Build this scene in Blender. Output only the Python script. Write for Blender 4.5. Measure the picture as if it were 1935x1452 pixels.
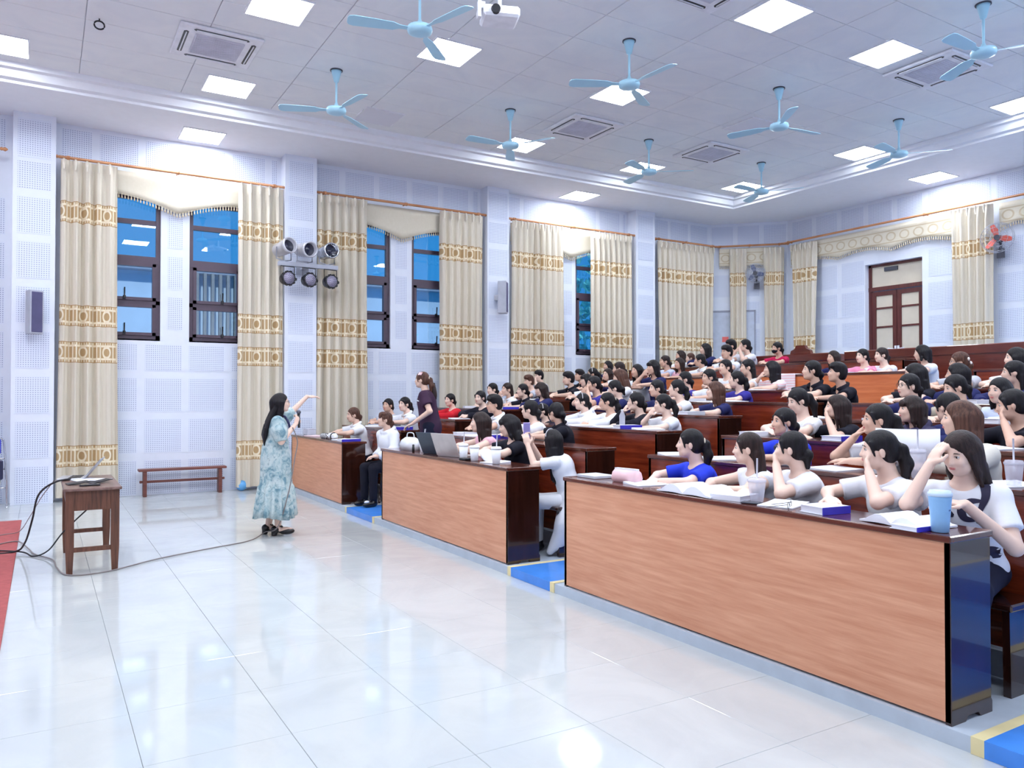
import bpy, math, random
import numpy as np
from mathutils import Matrix, Vector

for _o in list(bpy.data.objects):
    bpy.data.objects.remove(_o)
SC = bpy.context.scene
COL = SC.collection
random.seed(4)
RNG = np.random.default_rng(4)
PI = math.pi
# ------------------------------------------------------------------ camera
FPX, CAM_H = 1470.0, 1.5
YAW = math.atan((967.5 - 80) / FPX)
PITCH = math.atan((748 - 726) / FPX)
cd = bpy.data.cameras.new('camera')
cd.sensor_width = 36.0
cd.sensor_fit = 'HORIZONTAL'
cd.lens = 36.0 * FPX / 1935
cd.clip_end = 200
cam = bpy.data.objects.new('camera', cd)
COL.objects.link(cam)
cam.location = (0, 0, CAM_H)
cam.rotation_euler = (PI / 2 + PITCH, 0, -YAW)
SC.camera = cam
# measuring helpers: a pixel of the photograph turned into a point of the room
_fw = np.array([math.sin(YAW) * math.cos(PITCH), math.cos(YAW) * math.cos(PITCH), math.sin(PITCH)])
_rt = np.array([math.cos(YAW), -math.sin(YAW), 0.0])
_up = np.cross(_rt, _fw)


def ray(x, y):
    return _fw + _rt * (x - 967.5) / FPX - _up * (y - 726) / FPX


def at_x(x, y, X):
    d = ray(x, y)
    return np.array([0, 0, CAM_H]) + d * X / d[0]


def at_z(x, y, z):
    d = ray(x, y)
    return np.array([0, 0, CAM_H]) + d * (z - CAM_H) / d[2]


# ------------------------------------------------------------------ world, exposure, lamps out of view
W = bpy.data.worlds.new('dusk_sky')
SC.world = W
W.use_nodes = True
_bg = W.node_tree.nodes['Background']
_bg.inputs[0].default_value = (0.045, 0.33, 0.76, 1)
_bg.inputs[1].default_value = 1.0
SC.view_settings.view_transform = 'Standard'
SC.view_settings.look = 'None'
SC.view_settings.exposure = 0.0
SC.view_settings.gamma = 1.0
SC.view_settings.use_curve_mapping = False
LAMP_RGB = (0.90, 0.955, 1.03)
LAMP_E = 36.0           # emission of the ceiling panels
# the same square ceiling panels go on behind and beside the camera
facade_fill = bpy.data.lights.new('facade_fill', 'SUN')
facade_fill.energy = 2.8
facade_fill.angle = 0.05
so0 = bpy.data.objects.new('facade_fill', facade_fill)
COL.objects.link(so0)
so0.rotation_euler = (math.radians(52), 0, math.radians(12))      # added lamp to brighten the facade beyond the windows, from behind the hall
for lx, ly in [(-3.0, 10.75), (-3.0, 8.25), (-0.45, 8.25), (-3.0, 5.65), (-0.45, 5.65), (-3, 3.1), (-0.45, 3.1), (2.1, 5.65), (4.1, 5.65),
               (2.1, 3.1), (4.1, 3.1), (6.7, 3.1), (9.2, 3.1), (11.75, 3.1), (-0.45, 0.5), (2.1, 0.5), (4.1, 0.5), (6.7, 0.5), (9.2, 0.5), (11.75, 0.5)]:
    ld = bpy.data.lights.new('ceiling_lamp', 'AREA')
    ld.shape = 'SQUARE'
    ld.size = 0.6
    ld.color = LAMP_RGB
    ld.energy = LAMP_E * PI * 0.36
    lo = bpy.data.objects.new('ceiling_lamp', ld)
    COL.objects.link(lo)
    lo.location = (lx, ly, 5.57)


# ------------------------------------------------------------------ materials
def srgb(r, g, b):
    return tuple(((c / 255) / 12.92 if c / 255 <= 0.04045 else ((c / 255 + 0.055) / 1.055) ** 2.4) for c in (r, g, b)) + (1.0,)


class NT:
    """small helper around a material node tree"""
    def __init__(s, name):
        s.m = bpy.data.materials.new(name)
        s.m.use_nodes = True
        s.t = s.m.node_tree
        s.bsdf = s.t.nodes['Principled BSDF']
        s.out = s.t.nodes['Material Output']

    def n(s, typ, **kw):
        nd = s.t.nodes.new(typ)
        for k, v in kw.items():
            setattr(nd, k, v)
        return nd

    def link(s, a, b):
        s.t.links.new(a, b)

    def put(s, sock, v):
        if isinstance(v, bpy.types.NodeSocket):
            s.link(v, sock)
        else:
            sock.default_value = v

    def M(s, op, a, b=0.0, c=0.0, clamp=False):
        nd = s.n('ShaderNodeMath', operation=op, use_clamp=clamp)
        s.put(nd.inputs[0], a)
        s.put(nd.inputs[1], b)
        if len(nd.inputs) > 2:
            s.put(nd.inputs[2], c)
        return nd.outputs[0]

    def mix(s, f, a, b):
        nd = s.n('ShaderNodeMix', data_type='RGBA')
        s.put(nd.inputs[0], f)
        s.put(nd.inputs[6], a)
        s.put(nd.inputs[7], b)
        return nd.outputs[2]

    def ramp(s, f, stops):
        nd = s.n('ShaderNodeValToRGB')
        s.put(nd.inputs[0], f)
        els = nd.color_ramp.elements
        while len(els) < len(stops):
            els.new(0.5)
        for e, (p, c) in zip(els, stops):
            e.position = p
            e.color = c
        return nd.outputs[0]

    def coord(s, which='Object'):
        return s.n('ShaderNodeTexCoord').outputs[which]

    def mapping(s, v, scale=(1, 1, 1), loc=(0, 0, 0), rot=(0, 0, 0)):
        nd = s.n('ShaderNodeMapping')
        s.put(nd.inputs['Vector'], v)
        nd.inputs['Scale'].default_value = scale
        nd.inputs['Location'].default_value = loc
        nd.inputs['Rotation'].default_value = rot
        return nd.outputs[0]

    def noise(s, v, scale, detail=3.0, rough=0.5, dist=0.0):
        nd = s.n('ShaderNodeTexNoise')
        s.put(nd.inputs['Vector'], v)
        nd.inputs['Scale'].default_value = scale
        nd.inputs['Detail'].default_value = detail
        nd.inputs['Roughness'].default_value = rough
        nd.inputs['Distortion'].default_value = dist
        return nd.outputs['Fac']

    def sep(s, v):
        nd = s.n('ShaderNodeSeparateXYZ')
        s.put(nd.inputs[0], v)
        return nd.outputs

    def bump(s, h, dist=0.002, strength=0.5):
        nd = s.n('ShaderNodeBump')
        s.put(nd.inputs['Height'], h)
        nd.inputs['Distance'].default_value = dist
        nd.inputs['Strength'].default_value = strength
        s.link(nd.outputs[0], s.bsdf.inputs['Normal'])

    def set(s, **kw):
        names = {'col': 'Base Color', 'rough': 'Roughness', 'metal': 'Metallic', 'spec': 'Specular IOR Level', 'emit': 'Emission Color', 'es': 'Emission Strength',
                 'alpha': 'Alpha', 'coat': 'Coat Weight', 'trans': 'Transmission Weight', 'sheen': 'Sheen Weight', 'sss': 'Subsurface Weight'}
        for k, v in kw.items():
            s.put(s.bsdf.inputs[names[k]], v)
        return s


_plain = {}


def plain(name, rgb, rough=0.5, metal=0.0, var=0.08, scale=8.0, spec=0.5, bump=0.0, coat=0.0):
    """one colour with a faint procedural mottling"""
    if name in _plain:
        return _plain[name]
    k = NT(name)
    c = srgb(*rgb)
    v = k.noise(k.coord(), scale, 3)
    a = tuple(x * (1 - var) for x in c[:3]) + (1,)
    b = tuple(min(1, x * (1 + var)) for x in c[:3]) + (1,)
    k.set(col=k.ramp(v, [(0.3, a), (0.7, b)]), rough=rough, metal=metal, spec=spec, coat=coat)
    if bump:
        k.bump(k.noise(k.coord(), scale * 12, 4), bump, 0.6)
    _plain[name] = k.m
    return k.m


def wood(name, dark, light, rough=0.35, axis=1, scale=2.2, coat=0.0, stretch=14.0, spec=0.5):
    k = NT(name)
    sc = [stretch] * 3
    sc[axis] = 1.0
    v = k.mapping(k.coord(), scale=sc)
    f = k.noise(v, scale, 6, 0.62, 0.2)
    g = k.noise(k.coord(), 1.3, 2)
    f2 = k.M('ADD', k.M('MULTIPLY', f, 0.75), k.M('MULTIPLY', g, 0.25))
    k.set(col=k.ramp(f2, [(0.32, srgb(*dark)), (0.66, srgb(*light))]), rough=rough, coat=coat, spec=spec)
    k.bump(f, 0.0008, 0.3)
    return k.m


WHITE_WALL = plain('wall_paint', (228, 234, 248), 0.6, var=0.015)
SOFFIT = plain('soffit_paint', (242, 245, 252), 0.6, var=0.015)
STEP_GREY = plain('step_paint', (188, 199, 212), 0.45, var=0.05)
STEP_BLUE = plain('step_blue', (72, 142, 232), 0.28, var=0.10, scale=5)
STEP_YELLOW = plain('step_yellow', (236, 220, 168), 0.45, var=0.06)
LAMINATE = wood('desk_laminate', (200, 132, 98), (228, 168, 134), 0.38, axis=1, scale=2.0, stretch=16)
LACQUER = wood('desk_lacquer', (84, 24, 12), (150, 62, 34), 0.2, axis=1, scale=1.5, coat=0.4)
DARKEND = wood('desk_dark_end', (30, 14, 10), (58, 26, 18), 0.12, axis=2, scale=2, coat=0.6)
DESKTOP = wood('desk_top', (62, 26, 18), (104, 54, 40), 0.16, axis=1, scale=2, coat=0.5)
ORANGE = wood('desk_orange', (200, 98, 52), (228, 134, 82), 0.35, axis=1, scale=1.6)
PEWRED = wood('pew_red', (78, 26, 18), (118, 48, 34), 0.28, axis=1, scale=1.4, coat=0.3)
OLDWOOD = wood('old_wood', (66, 40, 30), (122, 78, 58), 0.5, axis=2, scale=3)
BENCHWOOD = wood('bench_wood', (88, 46, 42), (128, 74, 64), 0.45, axis=0, scale=3)
RODWOOD = wood('rod_wood', (168, 104, 66), (212, 152, 106), 0.4, axis=0, scale=4)
DOORWOOD = wood('door_wood', (70, 26, 26), (104, 44, 40), 0.35, axis=2, scale=3)
BLACKP = plain('black_plastic', (28, 28, 34), 0.4)
DARKGREY = plain('dark_grey_plastic', (70, 72, 84), 0.5)
WHITEP = plain('white_plastic', (236, 238, 245), 0.35)
GREYP = plain('grey_plastic', (178, 182, 196), 0.45)
CHROME = plain('chrome', (200, 202, 208), 0.18, metal=1.0, var=0.02)
FRAME_BROWN = plain('window_frame_paint', (84, 70, 84), 0.4)
PAPER = plain('paper', (240, 242, 252), 0.7, var=0.01)
FANBLUE = plain('fan_blue', (176, 222, 242), 0.3, var=0.02)


def m_tile(name, base, vein, rough, spec=0.5):
    k = NT(name)
    oi = k.n('ShaderNodeObjectInfo')
    v = k.n('ShaderNodeVectorMath', operation='ADD')
    k.link(k.coord(), v.inputs[0])
    k.link(oi.outputs['Location'], v.inputs[1])
    f = k.noise(v.outputs[0], 1.4, 6, 0.6, 1.6)
    k.set(col=k.ramp(f, [(0.35, srgb(*vein)), (0.6, srgb(*base))]), rough=rough, spec=spec)
    return k.m


FLOOR_TILE = m_tile('floor_tile_glaze', (200, 205, 206), (192, 197, 199), 0.07, 0.55)
GROUT = plain('grout', (188, 194, 202), 0.8)
CEIL_TILE = m_tile('ceiling_tile_face', (240, 243, 246), (234, 238, 243), 0.75, 0.2)
CEIL_GAP = plain('ceiling_gap', (206, 210, 220), 0.8)


def m_perf():
    k = NT('perforated_panel')
    x, y, z = k.sep(k.coord())
    s = 0.0295

    def fr(c):
        return k.M('SUBTRACT', k.M('FRACT', k.M('ADD', k.M('DIVIDE', c, s), 0.5 + 40)), 0.5)
    # the holes are drilled from the face; on the narrow sides of a plate y or x is constant and the pattern falls outside
    gx = k.M('ADD', x, y)
    r = k.M('SQRT', k.M('ADD', k.M('POWER', fr(gx), 2), k.M('POWER', fr(z), 2)))
    hole = k.M('LESS_THAN', r, 0.235)
    edge = k.M('LESS_THAN', k.M('ABSOLUTE', z), 0.238)
    hole = k.M('MULTIPLY', hole, edge)
    k.set(col=k.mix(hole, srgb(224, 231, 248), srgb(152, 162, 194)), rough=0.6)
    return k.m


PERF = m_perf()


def m_curtain():
    k = NT('curtain_cloth')
    u, v, _ = k.sep(k.coord('UV'))
    d = None
    for c in (4.11, 2.64, 2.12, 0.64):
        e = k.M('ABSOLUTE', k.M('SUBTRACT', v, c))
        d = e if d is None else k.M('MINIMUM', d, e)
    t = k.M('DIVIDE', d, 0.15)
    inband = k.M('LESS_THAN', t, 1.0)
    uf = k.M('SUBTRACT', k.M('FRACT', k.M('DIVIDE', u, 0.44)), 0.5)       # motif period along the cloth
    au = k.M('ABSOLUTE', uf)
    ring_r = k.M('SQRT', k.M('ADD', k.M('POWER', k.M('MULTIPLY', k.M('SUBTRACT', au, 0.5), 4.4), 2), k.M('POWER', k.M('MULTIPLY', t, 1.35), 2)))
    ring = k.M('LESS_THAN', k.M('ABSOLUTE', k.M('SUBTRACT', ring_r, 0.66)), 0.15)
    bars = k.M('LESS_THAN', k.M('ABSOLUTE', k.M('SUBTRACT', k.M('FRACT', k.M('MULTIPLY', au, 6.5)), 0.5)), 0.17)
    bars = k.M('MULTIPLY', bars, k.M('LESS_THAN', au, 0.31))
    rail = k.M('LESS_THAN', k.M('ABSOLUTE', k.M('SUBTRACT', t, 0.62)), 0.10)
    rail2 = k.M('GREATER_THAN', t, 0.93)
    post = k.M('LESS_THAN', k.M('ABSOLUTE', k.M('SUBTRACT', k.M('FRACT', k.M('MULTIPLY', uf, 10.0)), 0.5)), 0.14)
    post = k.M('MULTIPLY', post, k.M('GREATER_THAN', t, 0.6))
    line = k.M('MAXIMUM', k.M('MAXIMUM', ring, bars), k.M('MAXIMUM', rail, post))
    brown = srgb(190, 160, 118)
    cream = srgb(240, 229, 204)
    base = k.mix(k.noise(k.mapping(k.coord('UV'), scale=(60, 3, 1)), 1.0, 3), srgb(214, 205, 188), srgb(226, 218, 202))
    band = k.mix(line, brown, cream)
    band = k.mix(rail2, band, srgb(176, 140, 94))
    k.set(col=k.mix(inband, base, band), rough=0.75, spec=0.2, sheen=0.1)
    k.bump(k.noise(k.mapping(k.coord('UV'), scale=(400, 400, 1)), 1.0, 2), 0.0006, 0.3)
    return k.m


CURTAIN = m_curtain()


def m_valance(name, lined):
    k = NT(name)
    u, v, _ = k.sep(k.coord('UV'))
    base = k.mix(k.noise(k.mapping(k.coord('UV'), scale=(9, 5, 1)), 3.0, 4, 0.6, 1.0), srgb(218, 209, 188), srgb(229, 222, 205))
    if lined:
        t = k.M('DIVIDE', k.M('ABSOLUTE', k.M('SUBTRACT', v, 4.62)), 0.12)
        uf = k.M('SUBTRACT', k.M('FRACT', k.M('DIVIDE', u, 0.28)), 0.5)
        r = k.M('SQRT', k.M('ADD', k.M('POWER', k.M('MULTIPLY', uf, 2.2), 2), k.M('POWER', k.M('MULTIPLY', t, 1.1), 2)))
        ring = k.M('LESS_THAN', k.M('ABSOLUTE', k.M('SUBTRACT', r, 0.7)), 0.12)
        line = k.M('MAXIMUM', ring, k.M('LESS_THAN', k.M('ABSOLUTE', k.M('SUBTRACT', t, 0.95)), 0.1))
        base = k.mix(k.M('MULTIPLY', line, 0.6), base, srgb(190, 168, 128))
    k.set(col=base, rough=0.75, spec=0.2)
    return k.m


VALANCE = m_valance('valance_cloth', False)
VALANCE_L = m_valance('valance_lined_cloth', True)
FRINGE = plain('fringe_cotton', (222, 206, 176), 0.8)


def m_glass(name, tint, refl):
    k = NT(name)
    tr = k.n('ShaderNodeBsdfTransparent')
    tr.inputs[0].default_value = tint
    gl = k.n('ShaderNodeBsdfGlossy')
    gl.inputs['Roughness'].default_value = 0.01
    gl.inputs[0].default_value = (1, 1, 1, 1)
    fr = k.n('ShaderNodeFresnel')
    fr.inputs[0].default_value = 1.5
    f = k.M('ADD', k.M('MULTIPLY', fr.outputs[0], 1.0), refl, clamp=True)
    mx = k.n('ShaderNodeMixShader')
    k.link(f, mx.inputs[0])
    k.link(tr.outputs[0], mx.inputs[1])
    k.link(gl.outputs[0], mx.inputs[2])
    k.link(mx.outputs[0], k.out.inputs[0])
    return k.m


GLASS = m_glass('window_glass', (0.80, 0.93, 1.0, 1), 0.05)
_k = NT('clear_plastic')
_k.set(col=srgb(226, 226, 240), rough=0.15, alpha=0.42)
CLEARP = _k.m


def m_emit(name, rgb, e):
    k = NT(name)
    k.set(col=(0.9, 0.92, 0.95, 1), emit=tuple(rgb) + (1,), es=e, rough=0.4)
    return k.m


LAMP = m_emit('lamp_diffuser', LAMP_RGB, LAMP_E)
LAMP_OFF = plain('lamp_diffuser_off', (228, 230, 240), 0.5, var=0.01)


# ------------------------------------------------------------------ mesh helpers
class MB:
    """collects simple shapes; build() links them as ONE mesh object"""
    def __init__(s):
        s.v, s.f, s.mi, s.uv, s.sm = [], [], [], None, []

    def add(s, vs, fs, mi=0, smooth=False):
        o = len(s.v)
        s.v += [tuple(map(float, p)) for p in vs]
        for f in fs:
            s.f.append(tuple(i + o for i in f))
            s.mi.append(mi)
            s.sm.append(smooth)
        return s

    def box(s, x0, x1, y0, y1, z0, z1, mi=0):
        vs = [(x0, y0, z0), (x1, y0, z0), (x1, y1, z0), (x0, y1, z0), (x0, y0, z1), (x1, y0, z1), (x1, y1, z1), (x0, y1, z1)]
        return s.add(vs, [(0, 3, 2, 1), (4, 5, 6, 7), (0, 1, 5, 4), (1, 2, 6, 5), (2, 3, 7, 6), (3, 0, 4, 7)], mi)

    def bbox(s, x0, x1, y0, y1, z0, z1, b=0.004, mi=0):
        """box with bevelled vertical edges and top"""
        def ring(d, z):
            return [(x0 + d, y0, z), (x1 - d, y0, z), (x1, y0 + d, z), (x1, y1 - d, z), (x1 - d, y1, z), (x0 + d, y1, z), (x0, y1 - d, z), (x0, y0 + d, z)]
        def inner(z):
            return [(x0 + b, y0 + b, z), (x1 - b, y0 + b, z), (x1 - b, y0 + b, z), (x1 - b, y1 - b, z), (x1 - b, y1 - b, z), (x0 + b, y1 - b, z), (x0 + b, y1 - b, z), (x0 + b, y0 + b, z)]
        vs = inner(z0) + ring(b, z0 + b) + ring(b, z1 - b) + inner(z1)
        fs = []
        for r in range(3):
            for i in range(8):
                j = (i + 1) % 8
                fs.append((r * 8 + i, r * 8 + j, r * 8 + 8 + j, r * 8 + 8 + i))
        fs.append((24, 26, 28, 30))
        fs.append((6, 4, 2, 0))
        return s.add(vs, fs, mi)

    def obox(s, c, size, R, mi=0):
        """oriented box: R is a 3x3 (columns = axes)"""
        R = np.array(R)
        vs = []
        for dz in (-.5, .5):
            for dx, dy in ((-.5, -.5), (.5, -.5), (.5, .5), (-.5, .5)):
                vs.append(np.array(c) + R @ np.array([dx * size[0], dy * size[1], dz * size[2]]))
        return s.add(vs, [(0, 3, 2, 1), (4, 5, 6, 7), (0, 1, 5, 4), (1, 2, 6, 5), (2, 3, 7, 6), (3, 0, 4, 7)], mi)

    def tube(s, pts, r, n=8, mi=0, caps=True):
        pts = [np.array(p, float) for p in pts]
        rs = r if hasattr(r, '__len__') else [r] * len(pts)
        rings = []
        up = np.array([0, 0, 1.0])
        for i, p in enumerate(pts):
            t = pts[min(i + 1, len(pts) - 1)] - pts[max(i - 1, 0)]
            t = t / (np.linalg.norm(t) + 1e-9)
            a = np.cross(t, up if abs(t[2]) < 0.95 else np.array([1.0, 0, 0]))
            a /= np.linalg.norm(a) + 1e-9
            b = np.cross(t, a)
            rings.append([p + rs[i] * (a * math.cos(2 * PI * k / n) + b * math.sin(2 * PI * k / n)) for k in range(n)])
        vs = [q for rg in rings for q in rg]
        fs = []
        for i in range(len(pts) - 1):
            for k in range(n):
                l = (k + 1) % n
                fs.append((i * n + k, i * n + l, (i + 1) * n + l, (i + 1) * n + k))
        s.add(vs, fs, mi, True)
        if caps:
            o = len(s.v) - len(vs)
            s.f.append(tuple(o + k for k in range(n)))
            s.f.append(tuple(o + (len(pts) - 1) * n + k for k in reversed(range(n))))
            s.mi += [mi, mi]
            s.sm += [False, False]
        return s

    def lathe(s, prof, n=16, c=(0, 0, 0), R=None, mi=0, smooth=True):
        """prof: (radius, height) pairs turned about the z axis"""
        R = np.eye(3) if R is None else np.array(R)
        vs, fs = [], []
        for r, z in prof:
            for k in range(n):
                vs.append(np.array(c) + R @ np.array([r * math.cos(2 * PI * k / n), r * math.sin(2 * PI * k / n), z]))
        for i in range(len(prof) - 1):
            for k in range(n):
                l = (k + 1) % n
                fs.append((i * n + k, i * n + l, (i + 1) * n + l, (i + 1) * n + k))
        fs.append(tuple(reversed(range(n))))
        fs.append(tuple((len(prof) - 1) * n + k for k in range(n)))
        return s.add(vs, fs, mi, smooth)

    def prism(s, poly, y0, y1, axes=(0, 2, 1), mi=0):
        """polygon in two axes extruded along the third"""
        a, b, e = axes
        vs = []
        for yy in (y0, y1):
            for p in poly:
                q = [0, 0, 0]
                q[a], q[b], q[e] = p[0], p[1], yy
                vs.append(q)
        n = len(poly)
        fs = [tuple(range(n)), tuple(reversed(range(n, 2 * n)))] + [(i, i + n, (i + 1) % n + n, (i + 1) % n) for i in range(n)]
        return s.add(vs, fs, mi)

    def ball(s, c, r, n=12, m=8, mi=0, sc=(1, 1, 1), R=None):
        R = np.eye(3) if R is None else np.array(R)
        vs, fs = [], []
        for i in range(m + 1):
            th = PI * i / m
            for k in range(n):
                ph = 2 * PI * k / n
                vs.append(np.array(c) + R @ (r * np.array([sc[0] * math.sin(th) * math.cos(ph), sc[1] * math.sin(th) * math.sin(ph), sc[2] * math.cos(th)])))
        for i in range(m):
            for k in range(n):
                l = (k + 1) % n
                fs.append((i * n + k, (i + 1) * n + k, (i + 1) * n + l, i * n + l))
        return s.add(vs, fs, mi, True)

    def mesh(s, name, mats=()):
        me = bpy.data.meshes.new(name)
        me.from_pydata(s.v, [], s.f)
        for m in mats:
            me.materials.append(m)
        me.polygons.foreach_set('material_index', s.mi)
        me.polygons.foreach_set('use_smooth', s.sm)
        if s.uv is not None:
            l = me.uv_layers.new(name='UVMap')
            idx = np.zeros(len(me.loops), np.int32)
            me.loops.foreach_get('vertex_index', idx)
            l.data.foreach_set('uv', np.array(s.uv, np.float32)[idx].ravel())
        me.update()
        return me

    def build(s, name, mats, parent=None, loc=None, rot=None):
        if not isinstance(mats, (list, tuple)):
            mats = [mats]
        return link(name, s.mesh(name, mats), parent, loc, rot)


def link(name, data, parent=None, loc=None, rot=None):
    o = bpy.data.objects.new(name, data)
    COL.objects.link(o)
    if parent is not None:
        o.parent = parent
    if loc is not None:
        o.location = loc
    if rot is not None:
        o.rotation_euler = rot
    return o


def tag(o, label=None, cat=None, group=None, kind=None):
    if label:
        o['label'] = label
    if cat:
        o['category'] = cat
    if group:
        o['group'] = group
    if kind:
        o['kind'] = kind
    return o


def thing(name, label, cat, loc=(0, 0, 0), rz=0.0, group=None):
    o = link(name, None, None, loc, (0, 0, rz))
    o.empty_display_size = 0.1
    return tag(o, label, cat, group)


def copy_tree(o, parent=None):
    c = o.copy()
    COL.objects.link(c)
    if parent is not None:
        c.parent = parent
    for ch in list(o.children):
        copy_tree(ch, c)
    return c


def rotz(a):
    return np.array([[math.cos(a), -math.sin(a), 0], [math.sin(a), math.cos(a), 0], [0, 0, 1.0]])


def rotx(a):
    return np.array([[1.0, 0, 0], [0, math.cos(a), -math.sin(a)], [0, math.sin(a), math.cos(a)]])


def roty(a):
    return np.array([[math.cos(a), 0, math.sin(a)], [0, 1.0, 0], [-math.sin(a), 0, math.cos(a)]])

# ================================================================== the room
WY = 12.90        # face of the window wall
PY = 12.63        # face of its pilasters
BX = 14.30        # face of the back wall
SZ = 5.42         # soffit of the ceiling border
CZ = 5.60         # tiles of the raised ceiling field
PIL = [(-4.15, -3.65), (-0.37, 0.14), (3.34, 3.86), (7.09, 7.56), (10.68, 11.20)]
BAYS = [(0.14, 3.34, 1.735), (3.86, 7.09, 5.475), (7.56, 10.68, 9.10)]
WIN = []
for b0, b1, c in BAYS:
    WIN += [(c - 1.03, c - 0.205), (c + 0.205, c + 1.03)]
WZ0, WZ1 = 2.35, 4.52


def cell_wall(name, xs, zs, openings, y0, y1):
    mb = MB()
    for i in range(len(xs) - 1):
        for j in range(len(zs) - 1):
            cx, cz = (xs[i] + xs[i + 1]) / 2, (zs[j] + zs[j + 1]) / 2
            if any(a < cx < b and c < cz < d for a, b, c, d in openings):
                continue
            mb.box(xs[i], xs[i + 1], y0, y1, zs[j], zs[j + 1])
    return mb


ops = [(a, b, WZ0, WZ1) for a, b in WIN]
xs = sorted({-6.0, 13.1} | {v for w in WIN for v in w})
wall_left = cell_wall('wall_left', xs, [0, WZ0, WZ1, 5.7], ops, WY, WY + 0.22)
for a, b in PIL:
    wall_left.box(a, b, PY, WY, 0, SZ)
wall_left = tag(wall_left.build('wall_left', WHITE_WALL), kind='structure')

_plates = {}


def plate_mesh(w, h):
    key = (round(w, 3), round(h, 3))
    if key not in _plates:
        _plates[key] = MB().box(-w / 2, w / 2, -0.005, 0.001, -h / 2, h / 2).mesh('acoustic_panel', [PERF])
    return _plates[key]


def plate(par, c, w, h, rz=0.0):
    return link('acoustic_panel', plate_mesh(w, h), par, c, (0, 0, rz))


ROWS = [(0.012 + 0.622 * k, 0.012 + 0.622 * k + 0.515) for k in range(8)]
TOPROW = (4.93, 5.35)
for b0, b1, c in BAYS:
    cols = [(c - 1.035 + 0.622 * k, c - 1.035 + 0.622 * k + 0.515) for k in range(4)]
    cols = [(b0 + 0.07, cols[0][0] - 0.105)] + cols + [(cols[-1][1] + 0.11, b1 - 0.07)]
    for x0, x1 in cols:
        for z0, z1 in ROWS[:4] + [TOPROW]:
            if z1 > WZ0 - 0.03 and z0 < WZ1:
                z1 = WZ0 - 0.07
            plate(wall_left, ((x0 + x1) / 2, WY, (z0 + z1) / 2), x1 - x0, z1 - z0)
    for z0, z1 in ((2.51, 3.01), (3.13, 3.64), (3.76, 4.27)):
        plate(wall_left, (c, WY, (z0 + z1) / 2), 0.215, z1 - z0)
for a, b in PIL[1:]:
    for z0, z1 in ROWS[:7] + [(4.37, 4.74), (4.80, 5.34)]:
        if z0 > 4.3 and z0 < 4.37:
            continue
        plate(wall_left, ((a + b) / 2, PY, (z0 + z1) / 2), 0.40, z1 - z0)
for k in range(3):
    for z0, z1 in ROWS[1:7] + [TOPROW]:
        plate(wall_left, (11.55 + 0.6 * k, WY, (z0 + z1) / 2), 0.5, z1 - z0)
for z0, z1 in ROWS[:7] + [TOPROW]:
    plate(wall_left, (-0.72, WY, (z0 + z1) / 2), 0.515, z1 - z0)

# chamfered corner wall
CH0, CH1 = np.array([13.1, 12.9]), np.array([14.3, 11.7])
chd = (CH1 - CH0) / np.linalg.norm(CH1 - CH0)
chl = float(np.linalg.norm(CH1 - CH0))
CHR = -PI / 4
wc = tag(MB().box(0, chl, 0, 0.2, 0, 5.7).build('wall_corner', WHITE_WALL, None, (CH0[0], CH0[1], 0), (0, 0, CHR)), kind='structure')
for k in range(3):
    for z0, z1 in ROWS[3:7] + [TOPROW]:
        if k == 0 and z0 < 3.2:
            continue
        plate(wc, (0.28 + 0.57 * k, 0, (z0 + z1) / 2), 0.47, z1 - z0)

# back wall with the recessed double door
DY0, DY1, DZ0, DZ1 = 8.60, 9.80, 1.44, 4.15
wb = MB()
for y0, y1, z0, z1 in ((-3, DY0, 0, 5.7), (DY1, 11.75, 0, 5.7), (DY0, DY1, DZ1, 5.7), (DY0, DY1, 0, DZ0)):
    wb.box(BX, BX + 0.35, y0, y1, z0, z1)
wall_back = tag(wb.build('wall_back', WHITE_WALL), kind='structure')
for k in range(8):
    yc = 11.32 - 0.62 * k
    for z0, z1 in ROWS[3:7] + [TOPROW]:
        if DY0 - 0.25 < yc < DY1 + 0.25 and z0 < DZ1:
            continue
        plate(wall_back, (BX, yc, (z0 + z1) / 2), 0.515, z1 - z0, -PI / 2)
for yc in (10.1, 8.33):
    for z0, z1 in ROWS[3:6]:
        plate(wall_back, (BX, yc, (z0 + z1) / 2), 0.30, z1 - z0, -PI / 2)
tag(MB().box(-6.2, -6.0, -3, 13.1, 0, 5.7).build('wall_stage', WHITE_WALL), kind='structure')
tag(MB().box(-6.0, 14.6, -3.2, -3.0, 0, 5.7).build('wall_right', WHITE_WALL), kind='structure')

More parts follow.
